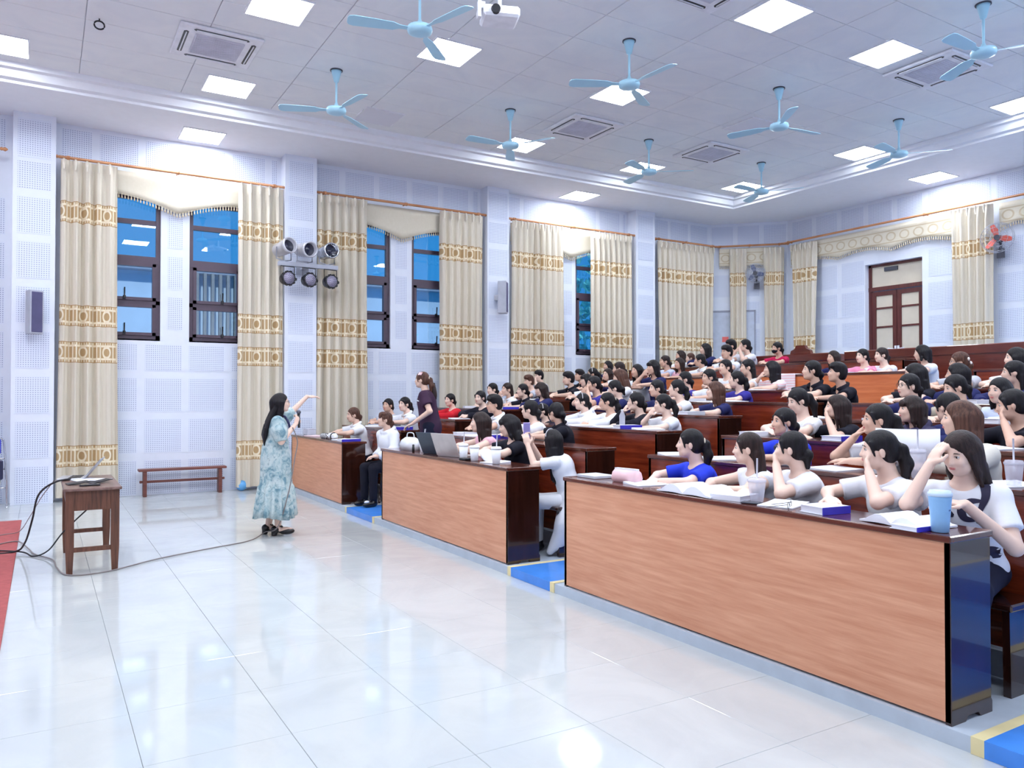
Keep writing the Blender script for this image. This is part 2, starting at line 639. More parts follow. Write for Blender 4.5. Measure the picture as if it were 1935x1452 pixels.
# door_1: two glazed leaves and a transom
door = tag(link('door_1', None, None, (BX + 0.12, (DY0 + DY1) / 2, DZ0)), kind='structure')
hw = (DY1 - DY0) / 2
fr = MB()
fr.box(0, 0.08, -hw, -hw + 0.06, 0, 2.71).box(0, 0.08, hw - 0.06, hw, 0, 2.71).box(0, 0.08, -hw, hw, 2.66, 2.71).box(-0.01, 0.09, -hw, hw, 2.17, 2.25)
fr.build('door_frame', DOORWOOD, door)
PANE_C = plain('door_pane', (214, 204, 186), 0.35, var=0.06, scale=3)
MB().box(0.03, 0.045, -hw + 0.06, hw - 0.06, 2.25, 2.66).build('transom_pane', PANE_C, door)
MB().box(0.0, 0.03, -0.02, 0.26, 2.55, 2.63).build('transom_vent', DARKGREY, door)
for s in (-1, 1):
    y0, y1 = (0.005, hw - 0.065) if s > 0 else (-hw + 0.065, -0.005)
    lf = MB()
    lf.box(0.01, 0.06, y0, y0 + 0.085, 0.01, 2.16).box(0.01, 0.06, y1 - 0.085, y1, 0.01, 2.16)
    for z0, z1 in ((0.01, 0.5), (0.92, 0.955), (1.42, 1.455), (1.80, 1.835), (2.07, 2.16)):
        lf.box(0.01, 0.06, y0 + 0.085, y1 - 0.085, z0, z1)
    leaf = lf.build('door_leaf', DOORWOOD, door)
    for z0, z1 in ((0.5, 0.92), (0.955, 1.42), (1.455, 1.80), (1.835, 2.07)):
        MB().box(0.03, 0.042, y0 + 0.085, y1 - 0.085, z0, z1).build('pane', PANE_C, leaf)
    MB().tube([(-0.03, 0.05 * s, 0.98), (-0.03, 0.17 * s, 1.0)], 0.014, 8).box(-0.005, 0.015, 0.03 * s - 0.02, 0.03 * s + 0.02, 0.93, 1.05).build('door_handle', WHITEP, leaf)

# door_2: grey service door in the corner wall with a small red notice
d2 = tag(MB().box(0.06, 0.96, -0.03, 0.0, 1.44, 3.40).build('door_2', plain('grey_door', (196, 204, 222), 0.5), None, (CH0[0], CH0[1], 0), (0, 0, CHR)), kind='structure')
MB().box(0.03, 0.06, -0.045, 0, 1.44, 3.44).box(0.96, 0.99, -0.045, 0, 1.44, 3.44).box(0.03, 0.99, -0.045, 0, 3.40, 3.44).build('door_frame', plain('door_edge', (150, 154, 172), 0.5), d2)
nt = MB().box(0.26, 0.40, -0.036, -0.03, 2.72, 2.84).build('notice', plain('red_notice', (232, 112, 108), 0.6), d2)

# floor and its tiles
tag(MB().box(-6, 3.36, -3, 13.1, -0.2, -0.012).build('floor', GROUT), kind='structure')
flo = bpy.data.objects['floor']
tile_me = MB().bbox(-0.2992, 0.2992, -0.2992, 0.2992, -0.012, 0.0, 0.0015).mesh('floor_tile', [FLOOR_TILE])
ti, TY1 = 0, 4.08 + 0.6 * 14
for i in range(-5, 6):
    for j in range(-6, 15):
        x0 = 0.36 + 0.6 * (i - 1)
        y0 = 4.08 + 0.6 * j
        if x0 > 3.3:
            continue
        link('floor_tile', tile_me, flo, (x0 + 0.3, y0 + 0.3, 0))
rest = MB()
rest.box(-6, -3.24 + 0.0, -3, 12.9, -0.012, -0.0005).box(-3.24, 3.36, -3, 0.478, -0.012, -0.0005).box(-3.24, 3.36, 13.082, 13.1, -0.012, 0)
rest.build('floor_margin', FLOOR_TILE, flo)

# raked platform
ROWX = [3.37 + 0.83 * k for k in range(6)] + [9.0, 10.2, 11.5]
ROWZ = [0.07 + 0.135 * k for k in range(6)] + [0.98, 1.20, 1.44]
AISLES = [(8.72, 9.62), (4.97, 5.55), (0.85, 1.76)]
for k in range(9):
    x0 = ROWX[k] - 0.03 if k else 3.345
    x1 = ROWX[k + 1] - 0.03 if k < 8 else BX
    z1 = ROWZ[k]
    zb = 0 if k == 0 else ROWZ[k - 1]
    pl = tag(MB().box(x0, x1, -3, WY, -0.1, z1).build('floor_tier', STEP_GREY), kind='structure')
    for y0, y1 in AISLES:
        rn = MB()
        rn.box(x0 - 0.006, x1, y0, y1, z1, z1 + 0.004).box(x0 - 0.006, x0, y0, y1, zb + 0.001, z1)
        rn.build('aisle_strip', STEP_BLUE, pl)
        for ys in (y0 - 0.055, y1):
            MB().box(x0 - 0.006, x1, ys, ys + 0.055, z1, z1 + 0.004).box(x0 - 0.006, x0, ys, ys + 0.055, zb + 0.001, z1).build('edge_stripe', STEP_YELLOW, pl)

# ceiling: gap board, tiles, border soffit, cove
tag(MB().box(-6, 12.6, -3, 11.8, CZ + 0.014, CZ + 0.1).build('ceiling', CEIL_GAP), kind='structure')
ce = bpy.data.objects['ceiling']
ctile = MB().bbox(-0.596, 0.596, -0.296, 0.296, 0, 0.014, 0.003).mesh('ceiling_tile', [CEIL_TILE])
for i in range(13):
    for j in range(20):
        x = 12.37 - 0.6 - 1.2 * i
        y = 11.40 - 0.3 - 0.6 * j
        if y < 0.2 or x < -3.2:
            continue
        link('ceiling_tile', ctile, ce, (x, y, CZ))
MB().box(-6, 12.4, -3, -0.0, CZ, CZ + 0.014).box(-6, -3.24, 0, 11.4, CZ, CZ + 0.014).build('ceiling_margin', CEIL_TILE, ce)
so = MB()
so.box(-6, 14.6, 11.52, 13.1, SZ, 5.7).box(12.37, 14.6, -3, 11.52, SZ, 5.7)
so = tag(so.build('ceiling_border', SOFFIT), kind='structure')
# cove trim: stepped sloping moulding round the raised field
t1 = MB()
prof = [(11.53, SZ - 0.012), (11.50, SZ - 0.012), (11.49, SZ + 0.02), (11.42, SZ + 0.035), (11.36, SZ + 0.11), (11.29, SZ + 0.12), (11.27, CZ + 0.005), (11.53, CZ + 0.005)]
t1.prism([(y, z) for y, z in prof], -6, 12.4, axes=(1, 2, 0))
tag(t1.build('trim_1', SOFFIT), kind='structure')
t2 = MB()
dx = 12.36 - 11.51
t2.prism([(y + dx, z) for y, z in prof], -3, 11.5, axes=(0, 2, 1))
tag(t2.build('trim_2', SOFFIT), kind='structure')

# ------------------------------------------------------------------ windows
hbar = MB()
hbar.box(-0.02, 0.02, -0.03, 0, 0, 0.05).tube([(0, -0.035, 0.02), (0, -0.05, 0.17)], 0.011, 6)
hbar_me = hbar.mesh('window_handle', [BLACKP])
for i, (a, b) in enumerate(WIN):
    w = tag(link('window_%d' % (i + 1), None, None, ((a + b) / 2, WY + 0.10, WZ0)), kind='structure')
    h, hh = (b - a) / 2, WZ1 - WZ0
    f = MB()
    for x0, x1, z0, z1, dp in ((-h, -h + 0.06, 0, hh, 0.05), (h - 0.06, h, 0, hh, 0.05), (-h, h, 0, 0.06, 0.05), (-h, h, hh - 0.05, hh, 0.05), (-h, h, 1.745, 1.815, 0.04), (-h, h, 1.15, 1.26, 0.055), (-h, h, 0.53, 0.59, 0.05)):
        f.box(x0, x1, -dp, 0.03, z0, z1)
    fo = f.build('window_frame', FRAME_BROWN, w)
    for z0, z1 in ((0.06, 0.53), (0.59, 1.15)):
        sa = MB()
        x0, x1 = -h + 0.06, h - 0.06
        sa.box(x0, x0 + 0.05, -0.07, 0.02, z0, z1).box(x1 - 0.05, x1, -0.07, 0.02, z0, z1).box(x0, x1, -0.07, 0.02, z0, z0 + 0.045).box(x0, x1, -0.07, 0.02, z1 - 0.045, z1)
        so_ = sa.build('sash', FRAME_BROWN, w)
        MB().box(x0 + 0.05, x1 - 0.05, -0.03, -0.024, z0 + 0.045, z1 - 0.045).build('pane', GLASS, so_)
        link('window_handle', hbar_me, so_, ((-1 if i % 2 == 0 else 1) * 0.08, -0.07, z0 + 0.01))
    for z0, z1 in ((1.26, 1.745), (1.815, hh - 0.05)):
        MB().box(-h + 0.06, h - 0.06, -0.012, -0.006, z0, z1).build('pane', GLASS, w)
    MB().box(-h, h, -0.10, -0.05, -0.02, 0.0).build('window_sill', WHITE_WALL, w)

# outside: pale building across the yard and a tree
eb = thing('building', 'pale grey building with a pillared gallery seen through the window panes', 'building', (4.0, 24.0, 0))
MB().box(-9, 9.0, 0, 4, -1, 5.0).build('facade', plain('facade_paint', (196, 204, 214), 0.8, var=0.1, scale=1), eb)
MB().box(-9.2, 9.2, -0.4, 4.2, 5.0, 5.2).build('parapet', plain('parapet_paint', (150, 150, 160), 0.8), eb)
for k in range(9):
    MB().box(-0.5 + 0.21 * k, -0.42 + 0.21 * k, -0.5, -0.35, -1, 5.0).build('pillar', plain('pillar_paint', (150, 132, 120), 0.7), eb)
tr = thing('tree', 'leafy tree outside the window behind the rear curtains', 'tree', (15.6, 20.5, 0.0))
MB().tube([(0, 0, 0), (0.1, 0, 2.5), (0, 0.2, 4.5)], [0.25, 0.18, 0.1], 8).build('trunk', plain('bark', (90, 76, 60), 0.9), tr)
lv = MB()
for k in range(700):
    p = RNG.normal(size=3) * np.array([1.5, 1.3, 1.0]) + np.array([0, 0, 4.3])
    q = RNG.normal(size=(2, 3)) * 0.16
    lv.add([p, p + q[0], p + q[0] + q[1], p + q[1]], [(0, 1, 2, 3)])
tag(lv.build('foliage', plain('leaf', (110, 200, 190), 0.6, var=0.4), tr), kind='stuff')


# ------------------------------------------------------------------ curtains, rods, valances
def curtain(label, p0, p1, z0, z1, n, folds, amp=0.074, flare=0.0, seed=0):
    """hanging cloth from p0 to p1 (plan points), n = direction into the room"""
    r = np.random.default_rng(seed)
    p0, p1, n = np.array(p0, float), np.array(p1, float), np.array(n, float)
    L = np.linalg.norm(p1 - p0)
    d = (p1 - p0) / L
    folds = max(3, int(round(folds * 0.78)))
    nu, nv = int(folds * 12) + 1, 26
    ph = r.uniform(-0.9, 0.9, folds + 2)
    am = r.uniform(0.45, 1.3, folds + 2)
    mb = MB()
    mb.uv = []
    org = p0
    vs = []
    cloth = L * 1.5
    for j in range(nv):
        v = j / (nv - 1)
        z = z1 + (z0 - z1) * v
        g = min(1, v / 0.07)
        for i in range(nu):
            u = i / (nu - 1)
            fp = u * folds
            k = int(min(fp, folds - 1e-6))
            w = fp - k
            a = am[k] * (1 - w) + am[k + 1] * w
            s = math.sin(2 * PI * fp + (ph[k] * (1 - w) + ph[k + 1] * w) * (0.25 + v))
            s = 0.55 * s + 0.45 * (2 * abs(math.sin(PI * fp + 0.5 * ph[k] * v)) ** 0.7 - 1) + 0.18 * math.sin(6 * PI * fp + ph[k])
            y = amp * (0.35 + 0.65 * g) * a * s + 0.012 * math.sin(5 * u + 4 * v + seed)
            x = u + 0.012 * math.sin(2 * PI * fp * 2 + seed) * g * (1.0 / folds)
            x = 0.5 + (x - 0.5) * (1 + flare * v - 0.03 * math.sin(PI * v))
            q = d * (x * L) + n * (y + amp)
            vs.append((q[0], q[1], z))
            mb.uv.append((u * cloth, z))
    fs = [(j * nu + i, (j + 1) * nu + i, (j + 1) * nu + i + 1, j * nu + i + 1) for j in range(nv - 1) for i in range(nu - 1)]
    mb.add(vs, fs, 0, True)
    o = thing('curtain', label, 'curtain', (org[0], org[1], 0))
    mb.build('drape', CURTAIN, o)
    hd = MB()
    for k in range(folds):
        u = (k + 0.25) / folds
        q = d * (u * L) + n * (amp * 2.1)
        hd.tube([(q[0], q[1], z1 - 0.005), (q[0] + n[0] * 0.012, q[1] + n[1] * 0.012, z1 - 0.07), (q[0], q[1], z1 - 0.15)], [0.016, 0.02, 0.010], 6)
    tag(hd.build('heading_pleats', plain('heading_tape', (232, 224, 208), 0.8), o), kind='stuff')
    return o


def rod(label, p0, p1, z, n):
    p0, p1, n = np.array(p0, float), np.array(p1, float), np.array(n, float)
    d = (p1 - p0) / np.linalg.norm(p1 - p0)
    L = float(np.linalg.norm(p1 - p0))
    o = thing('curtain_rod', label, 'curtain rod', (p0[0], p0[1], z), math.atan2(d[1], d[0]))
    MB().tube([(0, 0, 0), (L, 0, 0)], 0.021, 10).build('pole', RODWOOD, o)
    for s, x in ((-1, 0), (1, L)):
        MB().tube([(x, 0, 0), (x + s * 0.02, 0, 0), (x + s * 0.03, 0, 0), (x + s * 0.06, 0, 0), (x + s * 0.09, 0, 0)], [0.016, 0.026, 0.018, 0.03, 0.008], 10).build('finial', RODWOOD, o)
    sgn = 1 if (-d[1] * n[0] + d[0] * n[1]) < 0 else -1
    for x in (0.12, L / 2, L - 0.12):
        MB().tube([(x, 0, 0), (x, sgn * 0.13, 0)], 0.012, 6).tube([(x - 0.02, 0, 0), (x + 0.02, 0, 0)], 0.03, 10).build('rod_bracket', RODWOOD, o)
    return o


def valance(label, p0, p1, ztop, fn, n, m, fringe=True, nu=44):
    p0, p1, n = np.array(p0, float), np.array(p1, float), np.array(n, float)
    L = float(np.linalg.norm(p1 - p0))
    d = (p1 - p0) / L
    mb = MB()
    mb.uv = []
    vs = []
    nv = 6
    for j in range(nv):
        for i in range(nu):
            u = i / (nu - 1)
            z = ztop + (fn(u) - ztop) * j / (nv - 1)
            q = d * (u * L) + n * (0.012 * math.sin(u * 23 + j) * j / nv)
            vs.append((q[0], q[1], z))
            mb.uv.append((u * L, z))
    mb.add(vs, [(j * nu + i, (j + 1) * nu + i, (j + 1) * nu + i + 1, j * nu + i + 1) for j in range(nv - 1) for i in range(nu - 1)], 0, True)
    o = thing('valance', label, 'valance', (p0[0], p0[1], 0))
    cl = mb.build('valance_cloth', m, o)
    mo = cl.modifiers.new('thick', 'SOLIDIFY')
    mo.thickness = 0.006
    if fringe:
        fb = MB()
        k = int(L / 0.042)
        for i in range(k):
            u = (i + 0.5) / k
            q = d * (u * L) + n * 0.008
            z = fn(u)
            fb.lathe([(0.004, -0.062), (0.012, -0.055), (0.009, -0.03), (0.004, -0.012), (0.005, 0.008)], 5, (q[0], q[1], z))
        tag(fb.build('fringe', FRINGE, o), kind='stuff')
    return o


def scallop(u):
    # two arches meeting in a pointed drop at the middle
    a = abs(u - 0.5) * 2
    return 4.50 - 0.20 * (1 - a) ** 1.3 + 0.09 * math.sin(PI * min(1, a * 1.1)) - 0.02


RY = 12.74
NW = (0, -1)
orders = ['first', 'second', 'third']
cur_spans = [((0.20, 0.92), (2.62, 3.33)), ((3.89, 4.76), (6.15, 7.03)), ((7.66, 8.86), (9.52, 10.62))]
cl_lab = [('patterned beige curtain behind the small wooden table, left of the first window', 'beige curtain behind the standing lecturer, right of the first window'),
          ('beige curtain right of the stage lights, beside the left desk block', 'beige curtain left of the pillar with the second loudspeaker'),
          ('wide beige curtain right of the second loudspeaker', 'beige curtain right of the narrow strip of window with green leaves')]
for i, (b0, b1, c) in enumerate(BAYS):
    for j, (x0, x1) in enumerate(cur_spans[i]):
        curtain(cl_lab[i][j], (x0, RY + 0.02), (x1, RY + 0.02), 0.06 if i == 0 else 0.1 + 0.0 * i, 4.85, NW, int(round((x1 - x0) / 0.105)), seed=10 * i + j, flare=0.03 if j else 0.1)
    rod(['wooden curtain rod above the first pair of windows behind the lecturer', 'wooden curtain rod above the second pair of windows, right of the stage lights', 'wooden curtain rod above the third window beside the second loudspeaker'][i],
        (b0 + 0.03, RY - 0.06), (b1 - 0.04, RY - 0.06), 4.88, NW)
    valance(['cream scalloped valance with tassels over the first pair of windows', 'cream scalloped valance with tassels over the second pair of windows', 'short cream valance between the two wide rear curtains'][i],
            (cur_spans[i][0][0] + 0.05, RY + 0.085), (cur_spans[i][1][1] - 0.05, RY + 0.085), 4.84, scallop, NW, VALANCE)
rod('wooden curtain rod cut off by the left edge of the picture', (-3.6, RY - 0.06), (-0.52, RY - 0.06), 4.88, NW)
curtain('beige curtain at the left edge of the picture', (-1.3, RY + 0.05), (-0.66, RY + 0.05), 0.06, 4.85, NW, 7, seed=77)
curtain('full-width closed beige curtain between the last pillar and the corner', (11.35, RY + 0.05), (13.05, RY + 0.05), 0.75, 4.85, NW, 16, seed=41)
rod('wooden curtain rod over the closed curtain beside the corner', (11.24, RY - 0.06), (13.08, RY - 0.06), 4.88, NW)
NC = (-0.7071, -0.7071)


def chp(t, off):
    q = CH0 + chd * t + np.array(NC) * off
    return (float(q[0]), float(q[1]))


curtain('narrow beige curtain left of the dark wall fan in the corner', chp(0.42, 0.12), chp(0.80, 0.12), 1.5, 4.8, NC, 4, seed=42, flare=-0.1)
curtain('narrow beige curtain right of the dark wall fan in the corner', chp(1.15, 0.12), chp(1.60, 0.12), 1.5, 4.8, NC, 5, seed=43, flare=-0.15)
rod('short wooden curtain rod across the angled corner wall', chp(0.10, 0.16), chp(1.62, 0.16), 4.88, NC)
valance('plain beige valance on the angled corner wall', chp(0.2, 0.085), chp(1.5, 0.085), 4.84, lambda u: 4.44, NC, VALANCE_L)
NB = (-1, 0)
curtain('tied-in beige curtain left of the double door on the back wall', (14.17, 11.42), (14.17, 10.80), 1.5, 4.8, NB, 6, seed=44, flare=-0.1)
curtain('beige curtain right of the double door beside the red wall fan', (14.17, 7.92), (14.17, 7.20), 1.5, 4.84, NB, 7, seed=45)
rod('long wooden curtain rod over the double door on the back wall', (14.06, 11.62), (14.06, 5.2), 4.88, NB)


def wave(u):
    return 4.44 + 0.09 * abs(math.sin(PI * (u * 3.0))) - 0.05


valance('long lined valance with waved edge above the double door', (14.20, 11.55), (14.20, 7.95), 4.84, wave, NB, VALANCE_L, True, 90)
valance('lined valance at the right end of the back wall behind the wall fan', (14.20, 7.15), (14.20, 5.3), 4.84, wave, NB, VALANCE_L, True, 50)

# ------------------------------------------------------------------ ceiling lights, fans, air conditioners
fm = MB()
fm.box(-0.3, 0.3, -0.3, -0.285, -0.014, 0).box(-0.3, 0.3, 0.285, 0.3, -0.014, 0).box(-0.3, -0.285, -0.285, 0.285, -0.014, 0).box(0.285, 0.3, -0.285, 0.285, -0.014, 0)
fm = fm.mesh('lamp_frame', [WHITEP])
dm_on = MB().box(-0.285, 0.285, -0.285, 0.285, -0.010, -0.002).mesh('diffuser', [LAMP])
dm_off = MB().box(-0.285, 0.285, -0.285, 0.285, -0.010, -0.002).mesh('diffuser', [LAMP_OFF])
LIGHTS = [((2.11, 8.25), CZ, 1, 'lit square ceiling panel at the top edge left of the nearest fan'),
          ((2.08, 10.72), CZ, 1, 'lit square ceiling panel just below the left air conditioner'),
          ((-0.46, 10.77), CZ, 1, 'lit square ceiling panel cut by the left edge of the picture'),
          ((4.12, 8.28), CZ, 1, 'lit square ceiling panel behind a blade of the nearest fan, left of the projector'),
          ((6.68, 8.24), CZ, 1, 'lit square ceiling panel behind the large middle fan'),
          ((6.70, 5.66), CZ, 1, 'lit square ceiling panel at the top edge right of the middle fan'),
          ((8.62, 5.62), CZ, 1, 'lit square ceiling panel beside the right-hand air conditioner'),
          ((6.66, 10.75), CZ, 1, 'lit square ceiling panel behind the small fan left of the second air conditioner'),
          ((9.22, 10.73), CZ, 1, 'lit square ceiling panel behind the small fan below the third air conditioner'),
          ((11.74, 10.68), CZ, 1, 'lit square ceiling panel nearest the far ceiling corner, beside the smallest fan'),
          ((11.78, 8.16), CZ, 1, 'lit square ceiling panel left of the fan nearest the back wall'),
          ((11.76, 5.60), CZ, 1, 'lit square ceiling panel cut by the right edge of the picture'),
          ((4.20, 10.75), CZ, 0, 'unlit square ceiling panel behind the left fan'),
          ((9.20, 8.20), CZ, 0, 'unlit square ceiling panel left of the fan in the middle distance'),
          ((2.03, 12.40), SZ, 1, 'lit square panel in the ceiling border above the first windows'),
          ((8.98, 12.32), SZ, 1, 'lit square panel in the ceiling border above the third window'),
          ((13.66, 8.00), SZ, 1, 'lit square panel in the ceiling border above the double door')]
for (x, y), z, on, lab in LIGHTS:
    o = thing('ceiling_light', lab, 'ceiling light', (x, y, z), 0, 'square ceiling light panels')
    link('lamp_frame', fm, o)
    link('diffuser', dm_on if on else dm_off, o)


def make_fan():
    o = thing('ceiling_fan', '-', 'ceiling fan', (0, 0, 0), 0, 'pale blue ceiling fans')
    MB().lathe([(0.078, 0), (0.078, -0.012)], 18).build('ceiling_plate', DARKGREY, o)
    MB().lathe([(0.066, -0.012), (0.060, -0.03), (0.030, -0.15), (0.02, -0.155)], 18).build('canopy', FANBLUE, o)
    MB().tube([(0, 0, -0.14), (0, 0, -0.47)], 0.0135, 10).build('downrod', FANBLUE, o)
    MB().lathe([(0.02, -0.42), (0.03, -0.46), (0.06, -0.465), (0.118, -0.485), (0.125, -0.51), (0.118, -0.54), (0.07, -0.555), (0.03, -0.56)], 24).build('motor', FANBLUE, o)
    out = [(0.12, -0.022), (0.20, -0.028), (0.26, -0.055), (0.45, -0.066), (0.64, -0.072), (0.685, -0.06), (0.70, -0.03), (0.70, 0.03), (0.685, 0.06), (0.64, 0.072), (0.45, 0.066), (0.26, 0.055), (0.20, 0.028), (0.12, 0.022)]
    bm = MB()
    nn = len(out)
    vs = []
    for dz in (0, 0.006):
        for x, y in out:
            vs.append((x, y, -0.513 + dz + y * 0.22 - 0.01 * max(0, x - 0.2)))
    fs = [tuple(reversed(range(nn))), tuple(range(nn, 2 * nn))] + [(i, (i + 1) % nn, (i + 1) % nn + nn, i + nn) for i in range(nn)]
    bm.add(vs, fs)
    me = bm.mesh('blade', [FANBLUE])
    for k in range(3):
        link('blade', me, o, (0, 0, 0), (0, 0, 2 * PI * k / 3))
    return o


FANS = [((3.14, 6.95), 47, 'pale blue ceiling fan nearest the projector at the top'),
        ((3.14, 9.48), 39, 'pale blue ceiling fan on the left above the first windows'),
        ((5.77, 6.94), 34, 'largest complete pale blue ceiling fan in the middle of the ceiling'),
        ((5.72, 9.52), 59, 'pale blue ceiling fan left of the second air conditioner'),
        ((8.38, 6.99), 114, 'pale blue ceiling fan in the middle distance right of the third air conditioner'),
        ((8.30, 9.50), 82, 'pale blue ceiling fan directly below the third air conditioner'),
        ((10.81, 9.41), 64, 'smallest pale blue ceiling fan near the far ceiling corner'),
        ((10.87, 6.88), 70, 'pale blue ceiling fan nearest the back wall on the right'),
        ((8.40, 4.37), 61, 'pale blue ceiling fan at the top right corner of the picture')]
fan0 = make_fan()
for i, ((x, y), a, lab) in enumerate(FANS):
    f = fan0 if i == 0 else copy_tree(fan0)
    f.location = (x, y, CZ)
    f.rotation_euler = (0, 0, math.radians(a))
    f['label'] = lab


def make_ac():
    o = thing('air_conditioner', '-', 'air conditioner', (0, 0, 0), 0, 'ceiling air conditioner cassettes')
    MB().bbox(-0.45, 0.45, -0.45, 0.45, -0.035, 0.0, 0.012).build('panel', WHITEP, o)
    g = MB().bbox(-0.27, 0.27, -0.27, 0.27, -0.046, -0.03, 0.01)
    for k in range(17):
        g.box(-0.25, 0.25, -0.245 + 0.03 * k, -0.235 + 0.03 * k, -0.05, -0.045)
    g.build('intake_grille', plain('grille_pale', (208, 209, 222), 0.5), o)
    slot = MB()
    out = [(-0.28, -0.026), (-0.30, 0.0), (-0.28, 0.026), (0.28, 0.026), (0.30, 0), (0.28, -0.026)]
    slot.prism(out, -0.038, -0.033, axes=(0, 1, 2))
    sme = slot.mesh('air_slot', [BLACKP])
    vane = MB().box(-0.27, 0.27, -0.006, 0.006, -0.047, -0.036).mesh('louvre', [WHITEP])
    for k in range(4):
        a = k * PI / 2
        s = link('air_slot', sme, o, (0.365 * math.sin(a), -0.365 * math.cos(a), 0), (0, 0, a))
        link('louvre', vane, s)
    return o


ACS = [((1.71, 9.52), 'white ceiling air conditioner cassette on the left side of the ceiling'),
       ((7.02, 9.55), 'white ceiling air conditioner cassette right of the small left fan'),
       ((9.60, 9.43), 'white ceiling air conditioner cassette furthest from the camera, near the far corner'),
       ((9.58, 5.55), 'white ceiling air conditioner cassette behind the top right fan'),
       ((5.62, 5.52), 'white ceiling air conditioner cassette cut by the top edge')]
ac0 = make_ac()
for i, ((x, y), lab) in enumerate(ACS):
    a = ac0 if i == 0 else copy_tree(ac0)
    a.location = (x, y, CZ)
    a['label'] = lab

pj = thing('projector', 'white projector hanging from the ceiling at the top edge', 'projector', (3.62, 6.22, 4.98), math.radians(-20))
MB().bbox(-0.17, 0.17, -0.14, 0.14, 0, 0.10, 0.02).build('body', WHITEP, pj)
MB().tube([(-0.06, -0.13, 0.05), (-0.06, -0.165, 0.05)], [0.045, 0.04], 14).build('lens', BLACKP, pj)
MB().tube([(0, 0, 0.1), (0, 0, 0.61)], 0.02, 8).box(-0.08, 0.08, -0.08, 0.08, 0.10, 0.115).build('mount_pole', WHITEP, pj)
MB().box(-0.20, -0.15, -0.10, 0.14, 0.07, 0.13).box(-0.22, -0.19, -0.12, -0.06, -0.02, 0.13).build('mount_arm', WHITEP, pj)
MB().box(0.06, 0.12, 0.1395, 0.142, 0.02, 0.04).build('vent', BLACKP, pj)
hk = thing('ceiling_hook', 'small black hook in the ceiling at the upper left', 'hook', (0.5, 9.51, CZ))
pts = [(0.05 * math.cos(t), 0, -0.07 + 0.045 * math.sin(t)) for t in np.linspace(0.2, PI * 2 + 0.1, 18)]
MB().tube(pts, 0.009, 6).tube([(0, 0, 0), (0, 0, -0.03)], 0.008, 6).build('ring', BLACKP, hk)


# ------------------------------------------------------------------ things on the walls
def speaker(label, c, rz):
    o = thing('wall_speaker', label, 'loudspeaker', c, rz, 'grey column loudspeakers')
    MB().bbox(-0.085, 0.085, -0.08, 0.08, -0.30, 0.30, 0.008).build('cabinet', GREYP, o)
    MB().bbox(-0.068, 0.068, -0.088, -0.078, -0.275, 0.275, 0.004).build('grille', plain('speaker_cloth', (84, 82, 118), 0.8, bump=0.001), o)
    MB().box(-0.03, 0.03, 0.08, 0.16, -0.05, 0.05).build('bracket', GREYP, o)


speaker('grey column loudspeaker on the leftmost pillar', (-0.10, 12.47, 2.64), math.radians(22))
speaker('grey column loudspeaker on the pillar right of the second windows', (7.33, 12.47, 3.33), math.radians(48))

rig = thing('light_bar', 'grey bar bracketed to the second pillar carrying six stage lights', 'light bar', (3.62, 12.32, 3.58))
MB().bbox(-0.47, 0.49, -0.035, 0.035, -0.035, 0.035, 0.005).build('beam', GREYP, rig)
MB().box(-0.04, 0.04, 0.03, 0.31, -0.03, 0.03).box(-0.10, 0.10, 0.29, 0.31, -0.12, 0.12).build('bracket', GREYP, rig)
for i, (x, lab) in enumerate(((3.24, 'silver stage spotlight at the left end on top of the bar'), (3.57, 'silver stage spotlight in the middle on top of the bar'), (3.93, 'silver stage spotlight at the right end on top of the bar'))):
    rz = math.radians((18, 12, 6)[i])
    o = thing('spotlight', lab, 'stage light', (x, 12.28, 3.615), rz, 'silver spotlights on the light bar')
    R = rotz(0) @ rotx(PI / 2 + math.radians((-8, 6, 0)[i]))
    body = MB().lathe([(0.06, -0.22), (0.10, -0.20), (0.112, -0.02), (0.112, 0.10), (0.125, 0.11), (0.128, 0.17), (0.112, 0.175), (0.104, 0.165), (0.098, 0.06), (0.01, 0.05)], 20, (0, 0, 0.21), R)
    body.build('housing', CHROME if i == 2 else plain('silver_paint', (206, 206, 214), 0.35, metal=0.4), o)
    MB().lathe([(0.098, 0.0), (0.098, 0.004)], 20, np.array([0, 0, 0.21]) + R @ np.array([0, 0, 0.095]), R).build('lens', plain('dark_lens', (30, 32, 60), 0.08, coat=0.5), o)
    MB().tube([(-0.13, 0.02, 0.21), (-0.13, 0.02, 0.03), (0, 0.02, 0.0), (0.13, 0.02, 0.03), (0.13, 0.02, 0.21)], 0.010, 6).build('yoke', GREYP, o)
    MB().tube([(0.12, 0.02, 0.21), (0.165, 0.02, 0.21)], 0.018, 8).build('knob', BLACKP, o)


def m_led():
    k = NT('led_face')
    x, y, z = k.sep(k.coord())
    s = 0.021
    row = k.M('FLOOR', k.M('DIVIDE', z, s * 0.87))
    off = k.M('MULTIPLY', k.M('MODULO', k.M('ABSOLUTE', row), 2.0), 0.5)
    fx = k.M('SUBTRACT', k.M('FRACT', k.M('ADD', k.M('DIVIDE', x, s), k.M('ADD', off, 40))), 0.5)
    fz = k.M('SUBTRACT', k.M('FRACT', k.M('DIVIDE', z, s * 0.87)), 0.5)
    r = k.M('SQRT', k.M('ADD', k.M('POWER', fx, 2), k.M('POWER', fz, 2)))
    k.set(col=k.mix(k.M('LESS_THAN', r, 0.36), srgb(60, 58, 84), srgb(214, 210, 236)), rough=0.25)
    return k.m


